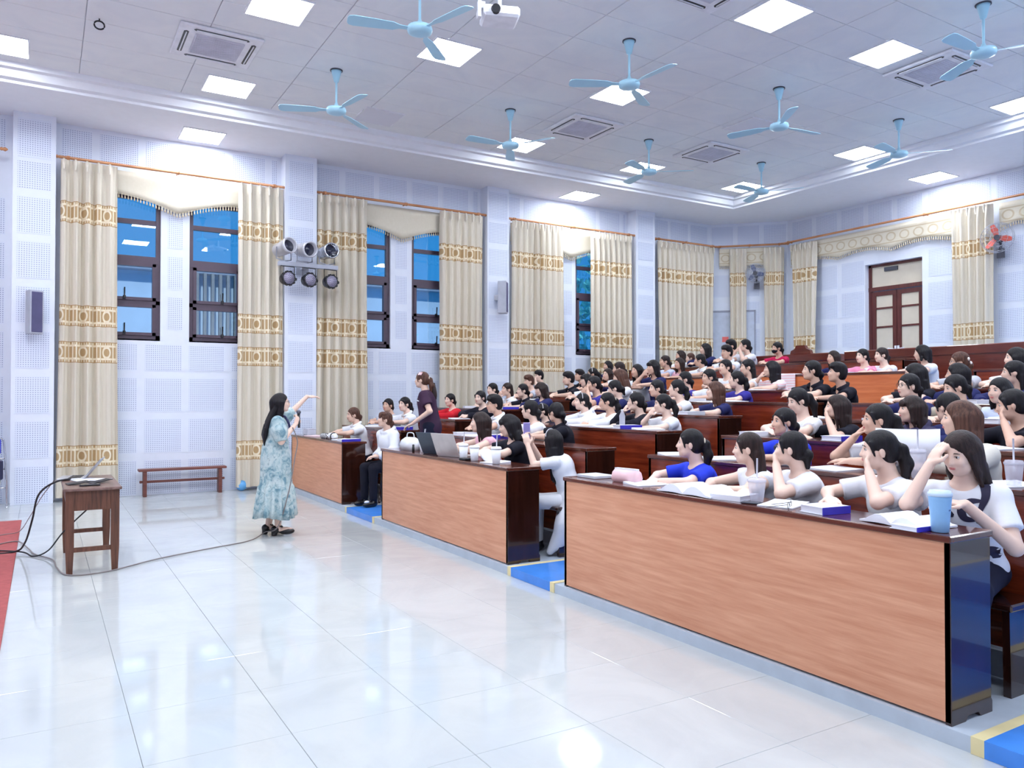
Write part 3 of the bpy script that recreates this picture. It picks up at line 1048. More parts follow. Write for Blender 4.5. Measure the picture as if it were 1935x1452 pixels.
LED = m_led()
for i, (x, lab) in enumerate(((3.29, 'black round LED stage light hanging at the left end under the bar'), (3.63, 'black round LED stage light hanging in the middle under the bar'), (3.98, 'black round LED stage light hanging at the right end under the bar'))):
    o = thing('stage_light', lab, 'stage light', (x, 12.28, 3.545), math.radians(14), 'black LED lights under the light bar')
    MB().tube([(-0.115, 0, -0.20), (-0.115, 0, -0.01), (0.115, 0, -0.01), (0.115, 0, -0.20)], 0.008, 6).build('yoke', BLACKP, o)
    R = rotx(PI / 2)
    h = MB().lathe([(0.05, -0.12), (0.09, -0.10), (0.108, 0.0), (0.112, 0.05), (0.098, 0.052), (0.095, 0.04)], 20, (0, 0, -0.20), R)
    for k in range(10):
        a = 2 * PI * k / 10
        h.obox((0.112 * math.cos(a), -0.03, -0.20 + 0.112 * math.sin(a)), (0.018, 0.05, 0.03), np.array([[math.cos(a), 0, -math.sin(a)], [0, 1, 0], [math.sin(a), 0, math.cos(a)]]))
    h.build('housing', BLACKP, o)
    link('led_face', MB().lathe([(0.094, -0.002), (0.094, 0.002)], 20, (0, 0, 0), R).mesh('led_face', [LED]), o, (0, -0.046, -0.20))
    MB().tube([(0.11, 0, -0.2), (0.15, 0, -0.2)], [0.02, 0.026], 8).build('knob', BLACKP, o)


def wall_fan(label, c, rz, blade_m, rad):
    o = thing('wall_fan', label, 'wall fan', c, rz)
    cage = MB()
    for r, d in ((rad, 0.0), (rad * 0.92, -0.05), (rad * 0.66, -0.075), (rad * 0.33, -0.085), (rad * 0.92, 0.05), (rad * 0.5, 0.08)):
        cage.tube([(r * math.cos(t), d, r * math.sin(t)) for t in np.linspace(0, 2 * PI, 25)], 0.0035, 4, caps=False)
    for k in range(20):
        t = 2 * PI * k / 20
        cage.tube([(0.05 * math.cos(t), -0.09, 0.05 * math.sin(t)), (rad * 0.66 * math.cos(t), -0.075, rad * 0.66 * math.sin(t)), (rad * math.cos(t), 0, rad * math.sin(t)), (rad * 0.5 * math.cos(t), 0.08, rad * 0.5 * math.sin(t))], 0.002, 3, caps=False)
    tag(cage.build('cage', GREYP, o), kind='stuff')
    MB().tube([(0, -0.05, 0), (0, 0.16, 0)], [0.045, 0.07], 14).build('motor', DARKGREY, o)
    bl = MB()
    vs = [(0.03, 0.0, -0.03), (0.03, 0.0, 0.03), (rad * 0.5, -0.02, 0.06), (rad * 0.85, -0.03, 0.045), (rad * 0.9, -0.01, -0.01), (rad * 0.5, 0.02, -0.045)]
    bl.add(vs + [(x, y + 0.006, z) for x, y, z in vs], [(0, 1, 2, 3, 4, 5), (11, 10, 9, 8, 7, 6)] + [(i, (i + 1) % 6, (i + 1) % 6 + 6, i + 6) for i in range(6)])
    me = bl.mesh('blade', [blade_m])
    for k in range(3):
        b = link('blade', me, o, (0, -0.02, 0))
        b.rotation_euler = (0, 2 * PI * k / 3 + 0.3, 0)
    MB().tube([(0, 0.16, 0), (0, 0.20, -0.05), (0, 0.235, -0.22)], 0.025, 8).box(-0.06, 0.06, 0.22, 0.24, -0.32, -0.15).build('wall_arm', DARKGREY, o)


wall_fan('wall fan with orange-red blades in a wire cage on the back wall', (13.95, 7.06, 4.2), -PI / 2 + 0.25, plain('fan_red', (232, 108, 92), 0.35), 0.26)
fq = chp(0.97, 0.33)
wall_fan('dark grey wall fan on the angled corner wall', (fq[0], fq[1], 4.22), CHR - 0.2, plain('fan_slate', (96, 104, 136), 0.4), 0.22)

# ================================================================== desks and benches
DH = 0.82
BLK = {'A': (9.88, 12.30), 'B': (5.65, 8.50), 'C': (1.91, 4.82)}


def desk(label, row, y0, y1, front, group):
    X, zf = ROWX[row], ROWZ[row]
    yc = (y0 + y1) / 2
    L = (y1 - y0) / 2
    o = thing('lecture_desk', label, 'desk', (X, yc, zf), 0, group)
    fp = MB()
    fp.box(0.0, 0.018, -L + 0.004, L - 0.004, 0.012, DH - 0.03)
    fp.build('front_panel', front, o)
    prof = [(0.0, 0), (0.11, 0), (0.13, 0.022), (0.21, 0.022), (0.23, 0), (0.325, 0), (0.325, 0.05), (0.315, 0.065), (0.315, DH - 0.03), (0.0, DH - 0.03)]
    for s in (-1, 1):
        ys = sorted((s * L, s * (L - 0.028)))
        MB().prism(prof, ys[0], ys[1], axes=(0, 2, 1)).build('end_panel', DARKEND, o)
    tp = MB()
    tp.bbox(-0.012, 0.335, -L - 0.006, L + 0.006, DH - 0.03, DH, 0.005)
    tp.build('desktop', DESKTOP, o)
    MB().box(0.03, 0.31, -L + 0.03, L - 0.03, 0.58, 0.60).build('shelf', DARKEND, o)
    return o


def bench(label, row, y0, y1, group):
    X, zf = ROWX[row], ROWZ[row]
    yc = (y0 + y1) / 2
    L = (y1 - y0) / 2
    o = thing('bench', label, 'bench', (X, yc, zf), 0, group)
    MB().bbox(0.52, 0.79, -L + 0.01, L - 0.01, 0.41, 0.445, 0.008).build('seat', DARKEND, o)
    sp = [(0.55, 0), (0.77, 0), (0.77, 0.41), (0.54, 0.41)]
    for y in (-L + 0.03, 0.0, L - 0.06):
        MB().prism(sp, y, y + 0.035, axes=(0, 2, 1)).build('support', DARKEND, o)
    return o


ordn = ['front', 'second', 'third', 'fourth', 'fifth', 'sixth', 'seventh', 'eighth']
blkn = {'A': 'left block by the window wall', 'B': 'middle block', 'C': 'right block'}
LAY = {}
for r in range(6):
    for b in 'ABC':
        LAY[(r, b)] = BLK[b]
LAY[(4, 'B')] = (5.30, 9.25)
LAY[(5, 'A')] = (9.30, 12.3)
LAY[(6, 'A')] = (9.0, 12.3)
LAY[(6, 'B')] = (5.60, 8.50)
LAY[(6, 'C')] = BLK['C']
LAY[(7, 'A')] = (9.6, 12.3)
LAY[(7, 'B')] = (6.4, 9.3)
for (r, b), (y0, y1) in LAY.items():
    fr = LAMINATE if r == 0 else ORANGE if (r, b) == (6, 'B') or (r, b) == (6, 'A') else LACQUER
    dsc = 'light brown panelled' if r == 0 else 'orange-brown' if r == 6 and b != 'C' else 'dark red lacquered'
    desk('%s desk in the %s row of the %s' % (dsc, ordn[r], blkn[b]), r, y0, y1, fr, 'lecture hall desks')
    bench('dark wooden bench behind the %s row desk of the %s' % (ordn[r], blkn[b]), r, y0, y1, 'lecture hall benches')
# rounded seat end beside the white dress in the middle aisle
for r, y in ((0, 4.80),):
    o = thing('bench_end', 'dark wooden bench end with rounded top in the aisle beside the white dress', 'bench end', (ROWX[r], y, ROWZ[r]))
    pr = [(0.66, 0.0), (0.79, 0.0), (0.79, 0.76), (0.74, 0.80), (0.60, 0.80), (0.56, 0.77), (0.56, 0.73), (0.60, 0.70), (0.66, 0.66)]
    MB().prism(pr, 0.025, 0.06, axes=(0, 2, 1)).build('board', DARKEND, o)
# last row: high-backed pews against the rear gangway
for y0, y1, lab in ((8.53, 10.20, 'dark red wooden pew with a crested top left of the double door'), (4.0, 8.27, 'long dark red wooden pew below the double door at the back')):
    o = thing('pew', lab, 'pew', (11.5, (y0 + y1) / 2, ROWZ[8]))
    L = (y1 - y0) / 2
    MB().box(0, 0.03, -L, L, 0.0, 0.66).build('back_panel', PEWRED, o)
    MB().bbox(-0.02, 0.05, -L, L, 0.66, 0.80, 0.01).build('top_rail', PEWRED, o)
    for s in (-1, 1):
        MB().box(0.0, 0.42, min(s * L, s * (L - 0.03)), max(s * L, s * (L - 0.03)), 0, 0.78).build('end_panel', PEWRED, o)
    MB().bbox(0.05, 0.42, -L + 0.03, L - 0.03, 0.40, 0.44, 0.01).build('seat', PEWRED, o)
    if y0 > 8.4:
        cr = MB()
        pts = [(-0.22, 0.80), (-0.20, 0.86), (-0.12, 0.89), (-0.09, 0.95), (0.09, 0.95), (0.12, 0.89), (0.20, 0.86), (0.22, 0.80)]
        cr.prism([(p[0] - 0.22, p[1]) for p in pts], -0.02, 0.05, axes=(1, 2, 0))
        cr.build('crest', PEWRED, o)

# ------------------------------------------------------------------ things on the open floor
cp = thing('carpet', 'red carpet strip along the left edge of the floor', 'carpet', (-1.9, 7.9, 0.0))
MB().bbox(-1.7, 1.7, -7.0, 3.13, 0, 0.012, 0.004).build('pile', plain('red_carpet', (168, 84, 84), 0.95, var=0.12, scale=20, bump=0.002), cp)

tb = thing('table', 'small worn brown wooden table with a laptop near the left wall', 'table', (0.375, 8.06, 0))
hx, hy, th = 0.20, 0.56, 0.72
MB().bbox(-hx - 0.02, hx + 0.02, -hy - 0.03, hy + 0.03, th - 0.025, th, 0.006).build('tabletop', wood('table_top_wood', (96, 70, 62), (140, 112, 104), 0.3, axis=1), tb)
ap = MB()
ap.box(-hx + 0.02, hx - 0.02, -hy + 0.005, -hy + 0.025, th - 0.19, th - 0.025)
ap.build('apron', OLDWOOD, tb)
MB().box(-hx + 0.02, hx - 0.02, hy - 0.025, hy - 0.005, th - 0.19, th - 0.025).build('apron', OLDWOOD, tb)
MB().box(-hx + 0.005, -hx + 0.025, -hy + 0.02, hy - 0.02, th - 0.16, th - 0.025).build('apron', OLDWOOD, tb)
MB().box(hx - 0.025, hx - 0.005, -hy + 0.02, hy - 0.02, th - 0.16, th - 0.025).build('apron', OLDWOOD, tb)
for sx in (-1, 1):
    for sy in (-1, 1):
        lg = MB()
        x, y, w = sx * (hx - 0.03), sy * (hy - 0.03), 0.032
        vs = []
        for z, k in ((th - 0.025, 1.0), (0.22, 1.0), (0.0, 0.72)):
            for dx_, dy_ in ((-w, -w), (w, -w), (w, w), (-w, w)):
                vs.append((x + dx_ * k, y + dy_ * k, z))
        fs = [(0, 1, 2, 3), (11, 10, 9, 8)]
        for q in range(2):
            for i in range(4):
                j = (i + 1) % 4
                fs.append((q * 4 + j, q * 4 + i, q * 4 + 4 + i, q * 4 + 4 + j))
        lg.add(vs, fs)
        lg.build('leg', OLDWOOD, tb)
for sy in (-1, 1):
    MB().box(-hx + 0.05, hx - 0.05, sy * (hy - 0.03) - 0.018, sy * (hy - 0.03) + 0.018, 0.18, 0.215).build('stretcher', OLDWOOD, tb)


def laptop(label, loc, rz, open_deg, body, screen, w=0.33, d=0.22):
    o = thing('laptop', label, 'laptop', loc, rz)
    MB().bbox(-w / 2, w / 2, -d, 0, 0, 0.014, 0.003).build('base', body, o)
    kb = MB()
    for r in range(5):
        for c in range(12):
            kb.box(-w / 2 + 0.025 + c * 0.0235, -w / 2 + 0.045 + c * 0.0235, -0.03 - r * 0.021 - 0.017, -0.03 - r * 0.021, 0.014, 0.0165)
    tag(kb.build('keyboard', BLACKP, o), kind='stuff')
    a = math.radians(open_deg - 90)
    R = rotx(-a)
    lid = MB().obox(np.array([0, 0, 0.012]) + R @ np.array([0, 0.003, d / 2]), (w, 0.007, d), R)
    lid.build('lid', body, o)
    MB().obox(np.array([0, 0, 0.012]) + R @ np.array([0, -0.0015, d / 2]), (w - 0.02, 0.002, d - 0.02), R).build('screen', screen, o)
    return o


SCREEN = plain('dark_screen', (30, 34, 44), 0.1)
SILVER = plain('silver_shell', (196, 198, 206), 0.3, metal=0.6)
laptop('silver laptop standing open on the small wooden table, seen edge-on', (0.36, 8.36, 0.725), math.radians(-100), 128, SILVER, SCREEN)
pp = thing('paper_sheet', 'white printed sheets lying on the small wooden table', 'paper', (0.34, 8.18, 0.723), 0.3)
MB().box(-0.10, 0.10, -0.14, 0.14, 0, 0.004).build('sheet', PAPER, pp)
MB().obox((0.05, -0.06, 0.006), (0.19, 0.26, 0.003), rotz(0.5)).build('sheet', PAPER, pp)
fo = thing('folder', 'thin black folder lying open on the small wooden table', 'folder', (0.36, 7.86, 0.722), 0.15)
MB().obox((-0.09, 0, 0.012), (0.17, 0.14, 0.006), roty(-0.10)).build('cover', BLACKP, fo)
MB().obox((0.09, 0.02, 0.012), (0.17, 0.14, 0.006), roty(-0.16) @ rotz(0.2)).build('cover', BLACKP, fo)
ph = thing('phone', 'black phone on the front edge of the small wooden table', 'phone', (0.36, 7.66, 0.722), 1.5)
MB().bbox(-0.04, 0.04, -0.08, 0.08, 0, 0.012, 0.004).build('case', BLACKP, ph)
MB().box(-0.036, 0.036, -0.07, 0.07, 0.0118, 0.0128).build('screen', SCREEN, ph)


def smooth_path(pts, n=8):
    P = [np.array(p, float) for p in pts]
    out = []
    for i in range(len(P) - 1):
        p0, p1, p2, p3 = P[max(i - 1, 0)], P[i], P[i + 1], P[min(i + 2, len(P) - 1)]
        for k in range(n):
            t = k / n
            out.append(0.5 * ((2 * p1) + (p2 - p0) * t + (2 * p0 - 5 * p1 + 4 * p2 - p3) * t * t + (3 * p1 - p0 - 3 * p2 + p3) * t ** 3))
    out.append(P[-1])
    return out


def cable(label, pts, r, m, name='cable'):
    o = MB().tube(smooth_path(pts), r, 6).build(name, m)
    return tag(o, label, 'cable')


WIRE = plain('black_wire', (30, 30, 36), 0.5)
GWIRE = plain('grey_wire', (132, 124, 124), 0.5)
cable('thick black cable from the laptop table sweeping down to the red carpet', [(0.30, 8.25, 0.735), (0.12, 8.2, 0.72), (-0.02, 8.3, 0.60), (-0.07, 8.4, 0.36), (-0.13, 8.6, 0.12), (-0.22, 8.75, 0.022), (-0.5, 8.75, 0.022)], 0.009, WIRE)
cable('thin black cable hanging under the small table and along the floor', [(0.44, 8.25, 0.52), (0.36, 8.35, 0.42), (0.18, 8.45, 0.22), (0.06, 8.45, 0.06), (-0.06, 8.5, 0.008), (-0.17, 8.72, 0.024), (-0.55, 9.05, 0.022)], 0.007, WIRE)
cable('thin grey wire from the table up to the carpet corner', [(0.10, 8.28, 0.722), (0.0, 8.5, 0.55), (-0.1, 9.2, 0.28), (-0.2, 9.85, 0.05), (-0.35, 9.9, 0.02), (-0.6, 9.6, 0.02)], 0.004, GWIRE)
cable('long grey microphone cable across the white floor', [(-0.5, 9.1, 0.02), (-0.22, 9.39, 0.02), (-0.10, 8.9, 0.012), (-0.05, 8.6, 0.009), (0.09, 8.23, 0.009), (0.12, 7.83, 0.009), (0.20, 7.45, 0.009), (0.48, 7.44, 0.009), (0.92, 7.78, 0.009), (1.43, 8.05, 0.009), (1.83, 8.26, 0.009), (2.06, 8.55, 0.03), (2.14, 8.32, 0.12), (2.25, 8.30, 0.5), (2.32, 8.33, 0.85), (2.35, 8.35, 0.99), (2.33, 8.35, 1.08), (2.30, 8.36, 1.16)], 0.006, GWIRE, 'microphone_cable')

bn = thing('wooden_bench', 'low narrow dark wooden bench against the white panel wall', 'bench', (1.84, 12.72, 0))
MB().bbox(-0.62, 0.62, -0.09, 0.09, 0.375, 0.41, 0.006).build('seat', BENCHWOOD, bn)
for s in (-1, 1):
    MB().bbox(s * 0.53 - 0.025, s * 0.53 + 0.025, -0.07, 0.07, 0, 0.375, 0.004).build('leg', BENCHWOOD, bn)
MB().bbox(-0.60, 0.60, -0.02, 0.02, 0.20, 0.235, 0.004).build('stretcher', BENCHWOOD, bn)

bl = thing('ball', 'light blue ball on the floor beside the curtain behind the lecturer', 'ball', (2.70, 12.72, 0.085))
mb_ = MB().ball((0, 0, 0), 0.085, 18, 12)
mb_.build('shell', plain('ball_blue', (96, 168, 226), 0.35), bl)
MB().lathe([(0.014, 0.078), (0.010, 0.088)], 10).build('valve', plain('ball_valve', (60, 120, 190), 0.4), bl)

# folding chair at the left edge
chm = thing('folding_chair', 'folded chrome chair with blue padding at the left edge of the picture', 'chair', (-0.58, 12.30, 0), 0.5)
for sx in (-1, 1):
    MB().tube(smooth_path([(sx * 0.2, -0.02, 0), (sx * 0.2, 0.0, 0.4), (sx * 0.2, 0.06, 0.85), (sx * 0.16, 0.07, 0.92), (0, 0.07, 0.935)]), 0.013, 8).build('frame_tube', CHROME, chm)
    MB().tube([(sx * 0.17, 0.16, 0), (sx * 0.17, 0.04, 0.5)], 0.011, 8).build('leg', CHROME, chm)
MB().tube([(-0.19, 0.0, 0.27), (0.19, 0, 0.27)], 0.009, 6).tube([(-0.19, 0.02, 0.52), (0.19, 0.02, 0.52)], 0.009, 6).tube([(-0.19, 0.04, 0.66), (0.19, 0.04, 0.66)], 0.009, 6).build('crossbar', CHROME, chm)
MB().bbox(-0.16, 0.16, 0.04, 0.085, 0.72, 0.92, 0.015).build('backrest', plain('chair_blue', (48, 66, 190), 0.5), chm)
MB().bbox(-0.17, 0.17, 0.0, 0.05, 0.38, 0.64, 0.015).build('seat', plain('chair_navy', (40, 42, 74), 0.5), chm)

# ------------------------------------------------------------------ things on the desks
BLUEC = plain('cover_blue', (60, 52, 190), 0.4)
PINKC = plain('cover_pink', (232, 190, 200), 0.5)
CREAM = plain('page_cream', (232, 226, 206), 0.7)
STRAW = plain('straw_white', (226, 226, 238), 0.4)
DRINK = plain('milk_tea', (206, 196, 210), 0.3)


def dtop(r):
    return ROWZ[r] + DH + 0.001


def book(label, loc, rz, w=0.19, d=0.26, h=0.03, cover=BLUEC, name='book'):
    o = thing(name, label, name.replace('_', ' '), loc, rz)
    MB().box(-w / 2, w / 2, -d / 2, d / 2, 0, 0.003).box(-w / 2, w / 2, -d / 2, d / 2, h - 0.003, h).build('cover', plain('cover_white', (232, 234, 246), 0.4), o)
    MB().box(-w / 2 - 0.002, -w / 2 + 0.004, -d / 2, d / 2, 0, h + 0.001).build('spine', cover, o)
    MB().box(-w / 2 + 0.004, w / 2 - 0.006, -d / 2 + 0.005, d / 2 - 0.005, 0.003, h - 0.003).build('pages', PAPER, o)
    return o


def open_book(label, loc, rz, w=0.2, d=0.28, lift=0.05):
    o = thing('open_book', label, 'book', loc, rz)
    for s in (-1, 1):
        mb = MB()
        n = 7
        vs = []
        for k in range(n):
            t = k / (n - 1)
            x = s * t * w
            z = lift * math.sin(PI * min(1, t * 1.15)) * (1 - 0.45 * t) + 0.004
            for y in (-d / 2, d / 2):
                vs += [(x, y, 0.001 + z * 0.1), (x, y, z + 0.006)]
        fs = []
        for k in range(n - 1):
            a, b = 4 * k, 4 * k + 4
            fs += [(a + 1, b + 1, b + 3, a + 3), (a, a + 2, b + 2, b), (a, b, b + 1, a + 1), (a + 2, a + 3, b + 3, b + 2)]
        fs += [(0, 1, 3, 2), (4 * n - 4, 4 * n - 2, 4 * n - 1, 4 * n - 3)]
        mb.add(vs, fs, 0, False)
        mb.build('page_block', PAPER, o)
    return o


def sheet(label, loc, rz, w=0.21, d=0.297):
    o = thing('paper_sheet', label, 'paper', loc, rz)
    mb = MB()
    n = 6
    vs = []
    for i in range(n):
        for y in (-d / 2, d / 2):
            x = -w / 2 + w * i / (n - 1)
            z = 0.006 + 0.010 * (i / (n - 1)) ** 2
            vs += [(x, y, 0.0), (x, y, z)]
    fs = []
    for i in range(n - 1):
        a, b = 4 * i, 4 * i + 4
        fs += [(a + 1, b + 1, b + 3, a + 3), (a, a + 2, b + 2, b), (a, b, b + 1, a + 1), (a + 2, a + 3, b + 3, b + 2)]
    fs += [(0, 1, 3, 2), (4 * n - 4, 4 * n - 2, 4 * n - 1, 4 * n - 3)]
    mb.add(vs, fs)
    mb.build('sheet', PAPER, o)
    return o


def cup(label, loc, h=0.13, r0=0.034, r1=0.046, body=None, lid=WHITEP, straw=True, lean=0.1, name='drink_cup'):
    o = thing(name, label, 'cup', loc)
    MB().lathe([(r0 * 0.9, 0), (r0, 0.004), (r1, h)], 20).build('cup_body', body or WHITEP, o)
    MB().lathe([(r1 * 1.06, h - 0.004), (r1 * 1.08, h + 0.006), (r1 * 1.0, h + 0.008), (r1 * 0.92, h + 0.018), (r1 * 0.3, h + 0.02)], 20).build('lid', lid, o)
    if straw:
        MB().tube([(0, 0, h * 0.7), (lean * 0.15, lean * 0.1, h + 0.13)], 0.005, 6).build('straw', STRAW, o)
    return o


def on(px, py, r, dx=0.0):
    X0 = ROWX[r]
    p = at_x(px, py, X0 + 0.165 + dx)
    segs = [v for kk, v in LAY.items() if kk[0] == r]
    p[1] = min((min(max(p[1], a + 0.17), b - 0.17) for a, b in segs), key=lambda yy: abs(yy - p[1]))
    return (X0 + 0.165 + dx, float(p[1]), dtop(r))


# front row, right block
o = thing('notebook', 'pale grey closed notebook at the left end of the front right desk', 'notebook', on(1098, 898, 0))
MB().bbox(-0.09, 0.09, -0.11, 0.11, 0, 0.022, 0.003).build('cover', plain('note_grey', (206, 212, 222), 0.5), o)
o = thing('pencil_case', 'pink pencil case with a white zip top on the front right desk', 'pencil case', (3.52, 4.27, dtop(0)), 0.15)
vs = []
for z, w, l in ((0, 0.035, 0.10), (0.03, 0.045, 0.108), (0.07, 0.035, 0.104), (0.09, 0.014, 0.098)):
    vs += [(-w, -l, z), (w, -l, z), (w, l, z), (-w, l, z)]
mbx = MB().add(vs, [(3, 2, 1, 0), (12, 13, 14, 15)] + [(q * 4 + i, q * 4 + (i + 1) % 4, q * 4 + 4 + (i + 1) % 4, q * 4 + 4 + i) for q in range(3) for i in range(4)], 0, True)
mbx.build('pouch', plain('case_pink', (246, 206, 212), 0.55), o)
MB().box(-0.016, 0.016, -0.10, 0.10, 0.086, 0.098).build('zip_flap', WHITEP, o)
sheet('white sheet of paper between the pencil case and the open book', on(1225, 918, 0, 0.03), 1.4, 0.2, 0.28)
o = thing('pen', 'blue pen lying on the front right desk left of the open book', 'pen', (3.45, 3.80, dtop(0)), 1.2)
MB().tube([(-0.07, 0, 0.006), (0.06, 0, 0.006), (0.072, 0, 0.006)], [0.005, 0.005, 0.001], 6).build('barrel', plain('pen_blue', (70, 70, 170), 0.4), o)
open_book('large open white book in front of the student in the blue T-shirt', (3.50, 3.56, dtop(0)), 1.55, 0.24, 0.25, 0.06)
book('thick stack of white papers left of the plastic cup on the front desk', (3.50, 3.26, dtop(0)), 0.2, 0.2, 0.2, 0.03, PAPER, 'paper_stack')
cup('clear plastic milk tea cup with straw in front of the brown-haired student', (3.50, 3.09, dtop(0)), 0.12, 0.036, 0.050, CLEARP, CLEARP)
o = thing('phone', 'small dark phone beside the clear plastic cup', 'phone', (3.43, 3.07, dtop(0)), 0.4)
MB().bbox(-0.03, 0.03, -0.05, 0.05, 0, 0.010, 0.003).build('case', DARKGREY, o)
sheet('white sheet under the elbow of the student with a hand at her mouth', (3.53, 2.93, dtop(0)), 0.3, 0.24, 0.2)
o = thing('glasses', 'thin folded eyeglasses lying on the front desk', 'eyeglasses', (3.46, 2.83, dtop(0)), 0.5)
for s in (-1, 1):
    MB().tube([(0.022 * math.cos(t) + s * 0.032, 0.0, 0.020 + 0.018 * math.sin(t)) for t in np.linspace(0, 2 * PI, 15)], 0.0016, 4, caps=False).tube([(s * 0.055, 0, 0.026), (s * 0.06, 0.11, 0.006)], 0.0016, 4).build('rim', BLACKP, o)
o = book('thick white book with a purple-blue spine on the front right desk', (3.50, 2.64, dtop(0)), 1.45, 0.16, 0.19, 0.038, BLUEC)
open_book('open white book beside the light blue tumbler', (3.52, 2.20, dtop(0)), 1.5, 0.17, 0.24, 0.045)
book('purple-edged notebook under the open book by the light blue tumbler', (3.43, 2.10, dtop(0)), 1.5, 0.14, 0.18, 0.02, BLUEC, 'notebook')
tm = thing('tumbler', 'light blue tumbler with white lid at the right end of the front desk', 'tumbler', (3.44, 1.995, dtop(0)))
TB = plain('tumbler_blue', (142, 190, 236), 0.3)
MB().lathe([(0.034, 0), (0.037, 0.004), (0.040, 0.06), (0.047, 0.145), (0.048, 0.165)], 26).build('tumbler_body', TB, tm)
MB().lathe([(0.049, 0.160), (0.051, 0.165), (0.051, 0.176), (0.045, 0.178), (0.044, 0.186), (0.01, 0.187)], 26).build('lid', plain('tumbler_lid', (206, 226, 248), 0.3), tm)
MB().box(-0.006, 0.006, -0.0455, -0.041, 0.098, 0.104).build('emblem', plain('tumbler_mark', (90, 120, 170), 0.4), tm)
# front row, middle block
o = thing('handbag', 'small white bag on the left end of the front middle desk', 'bag', (3.52, 8.02, dtop(0)), 0.2)
vs = []
for z, w, l in ((0, 0.05, 0.12), (0.06, 0.06, 0.13), (0.11, 0.05, 0.11), (0.145, 0.02, 0.07)):
    vs += [(-w, -l, z), (w, -l, z), (w, l, z), (-w, l, z)]
MB().add(vs, [(3, 2, 1, 0), (12, 13, 14, 15)] + [(q * 4 + i, q * 4 + (i + 1) % 4, q * 4 + 4 + (i + 1) % 4, q * 4 + 4 + i) for q in range(3) for i in range(4)], 0, True).build('pouch', WHITEP, o)
MB().tube(smooth_path([(0, -0.07, 0.14), (0, -0.05, 0.19), (0, 0.05, 0.19), (0, 0.07, 0.14)]), 0.006, 6).build('handle', WHITEP, o)
cup('white takeaway cup with straw between the white bag and the dark laptop', (3.50, 7.62, dtop(0)), 0.12)
cup('white takeaway cup with a tall straw beside the white bag', (3.60, 7.86, dtop(0)), 0.11, straw=True, lean=0.3)
o = thing('lip_balm', 'small black tube standing beside the white takeaway cup', 'tube', (3.43, 7.74, dtop(0)))
MB().lathe([(0.014, 0), (0.014, 0.05), (0.012, 0.052), (0.012, 0.08), (0.004, 0.083)], 12).build('tube_body', BLACKP, o)
laptop('dark grey laptop open on the front middle desk', (3.50, 7.37, dtop(0)), math.radians(108), 116, plain('laptop_dark', (66, 76, 90), 0.35), SCREEN, 0.33, 0.24)
laptop('beige-silver laptop open on the front middle desk', (3.47, 6.97, dtop(0)), math.radians(106), 112, plain('laptop_beige', (206, 198, 196), 0.35, metal=0.2), SCREEN, 0.33, 0.24)
o = thing('mouse', 'white computer mouse between the two laptops', 'mouse', (3.58, 7.13, dtop(0)))
MB().ball((0, 0, 0.004), 0.03, 12, 8, sc=(1.0, 1.5, 0.8)).build('shell', WHITEP, o)
cup('white drink cup right of the beige laptop', (3.46, 6.63, dtop(0)), 0.13)
cup('white drink cup second right of the beige laptop', (3.46, 6.41, dtop(0)), 0.125, straw=False)
cup('white drink cup with straw nearest the right end of the front middle desk', (3.47, 6.02, dtop(0)), 0.135)
o = thing('takeaway_lid', 'white curved plastic lid leaning beside the middle drink cup', 'lid', (3.52, 6.27, dtop(0)))
MB().lathe([(0.07, 0.0), (0.072, 0.008), (0.06, 0.02), (0.02, 0.026)], 20, (0, 0, 0.055), rotx(1.0)).build('dome', WHITEP, o)
o = thing('wallet', 'small black wallet between the white drink cups', 'wallet', (3.42, 6.52, dtop(0)), 0.2)
MB().bbox(-0.04, 0.04, -0.05, 0.05, 0, 0.022, 0.005).build('flap', BLACKP, o)
sheet('white papers under the right-hand drink cup on the front middle desk', (3.53, 6.14, dtop(0)), 0.2, 0.2, 0.2)
# front row, left block
o = thing('plastic_box', 'clear plastic container on the left end of the front left desk', 'container', (3.55, 11.95, dtop(0)))
MB().bbox(-0.07, 0.07, -0.12, 0.12, 0, 0.09, 0.01).build('tub', CLEARP, o)
MB().bbox(-0.075, 0.075, -0.125, 0.125, 0.09, 0.10, 0.004).build('lid', CLEARP, o)
o = thing('paper_stack', 'pinkish papers at the left end of the front left desk', 'paper', (3.5, 11.5, dtop(0)), 0.2)
MB().box(-0.10, 0.10, -0.16, 0.16, 0, 0.012).build('sheet', plain('paper_pinkish', (240, 214, 220), 0.7), o)


def m_check():
    k = NT('checked_cloth')
    c = k.n('ShaderNodeTexChecker')
    c.inputs['Scale'].default_value = 55
    k.link(k.coord(), c.inputs[0])
    c.inputs[1].default_value = srgb(235, 235, 240)
    c.inputs[2].default_value = srgb(30, 30, 36)
    k.set(col=c.outputs[0], rough=0.7)
    return k.m


o = thing('pencil_case', 'black and white chequered pencil case on the front left desk', 'pencil case', (3.46, 10.90, dtop(0)), 0.1)
MB().bbox(-0.04, 0.04, -0.10, 0.10, 0, 0.07, 0.02).build('pouch', m_check(), o)
MB().box(-0.004, 0.004, -0.09, 0.09, 0.069, 0.074).build('zip', BLACKP, o)
o = thing('handbag', 'small white pouch with a dark strap on the front left desk', 'bag', (3.48, 10.62, dtop(0)), 0.0)
MB().bbox(-0.045, 0.045, -0.11, 0.11, 0, 0.085, 0.025).build('pouch', WHITEP, o)
MB().tube(smooth_path([(-0.047, -0.08, 0.0), (-0.05, -0.07, 0.06), (0, -0.06, 0.092), (0.05, -0.07, 0.06)]), 0.008, 6).build('strap', BLACKP, o)
book('white book with a purple-blue spine at the right end of the front left desk', (3.52, 10.06, dtop(0)), 1.57, 0.2, 0.26, 0.03, BLUEC)
sheet('white papers on the right half of the front left desk', (3.53, 10.36, dtop(0)), 0.1, 0.2, 0.28)
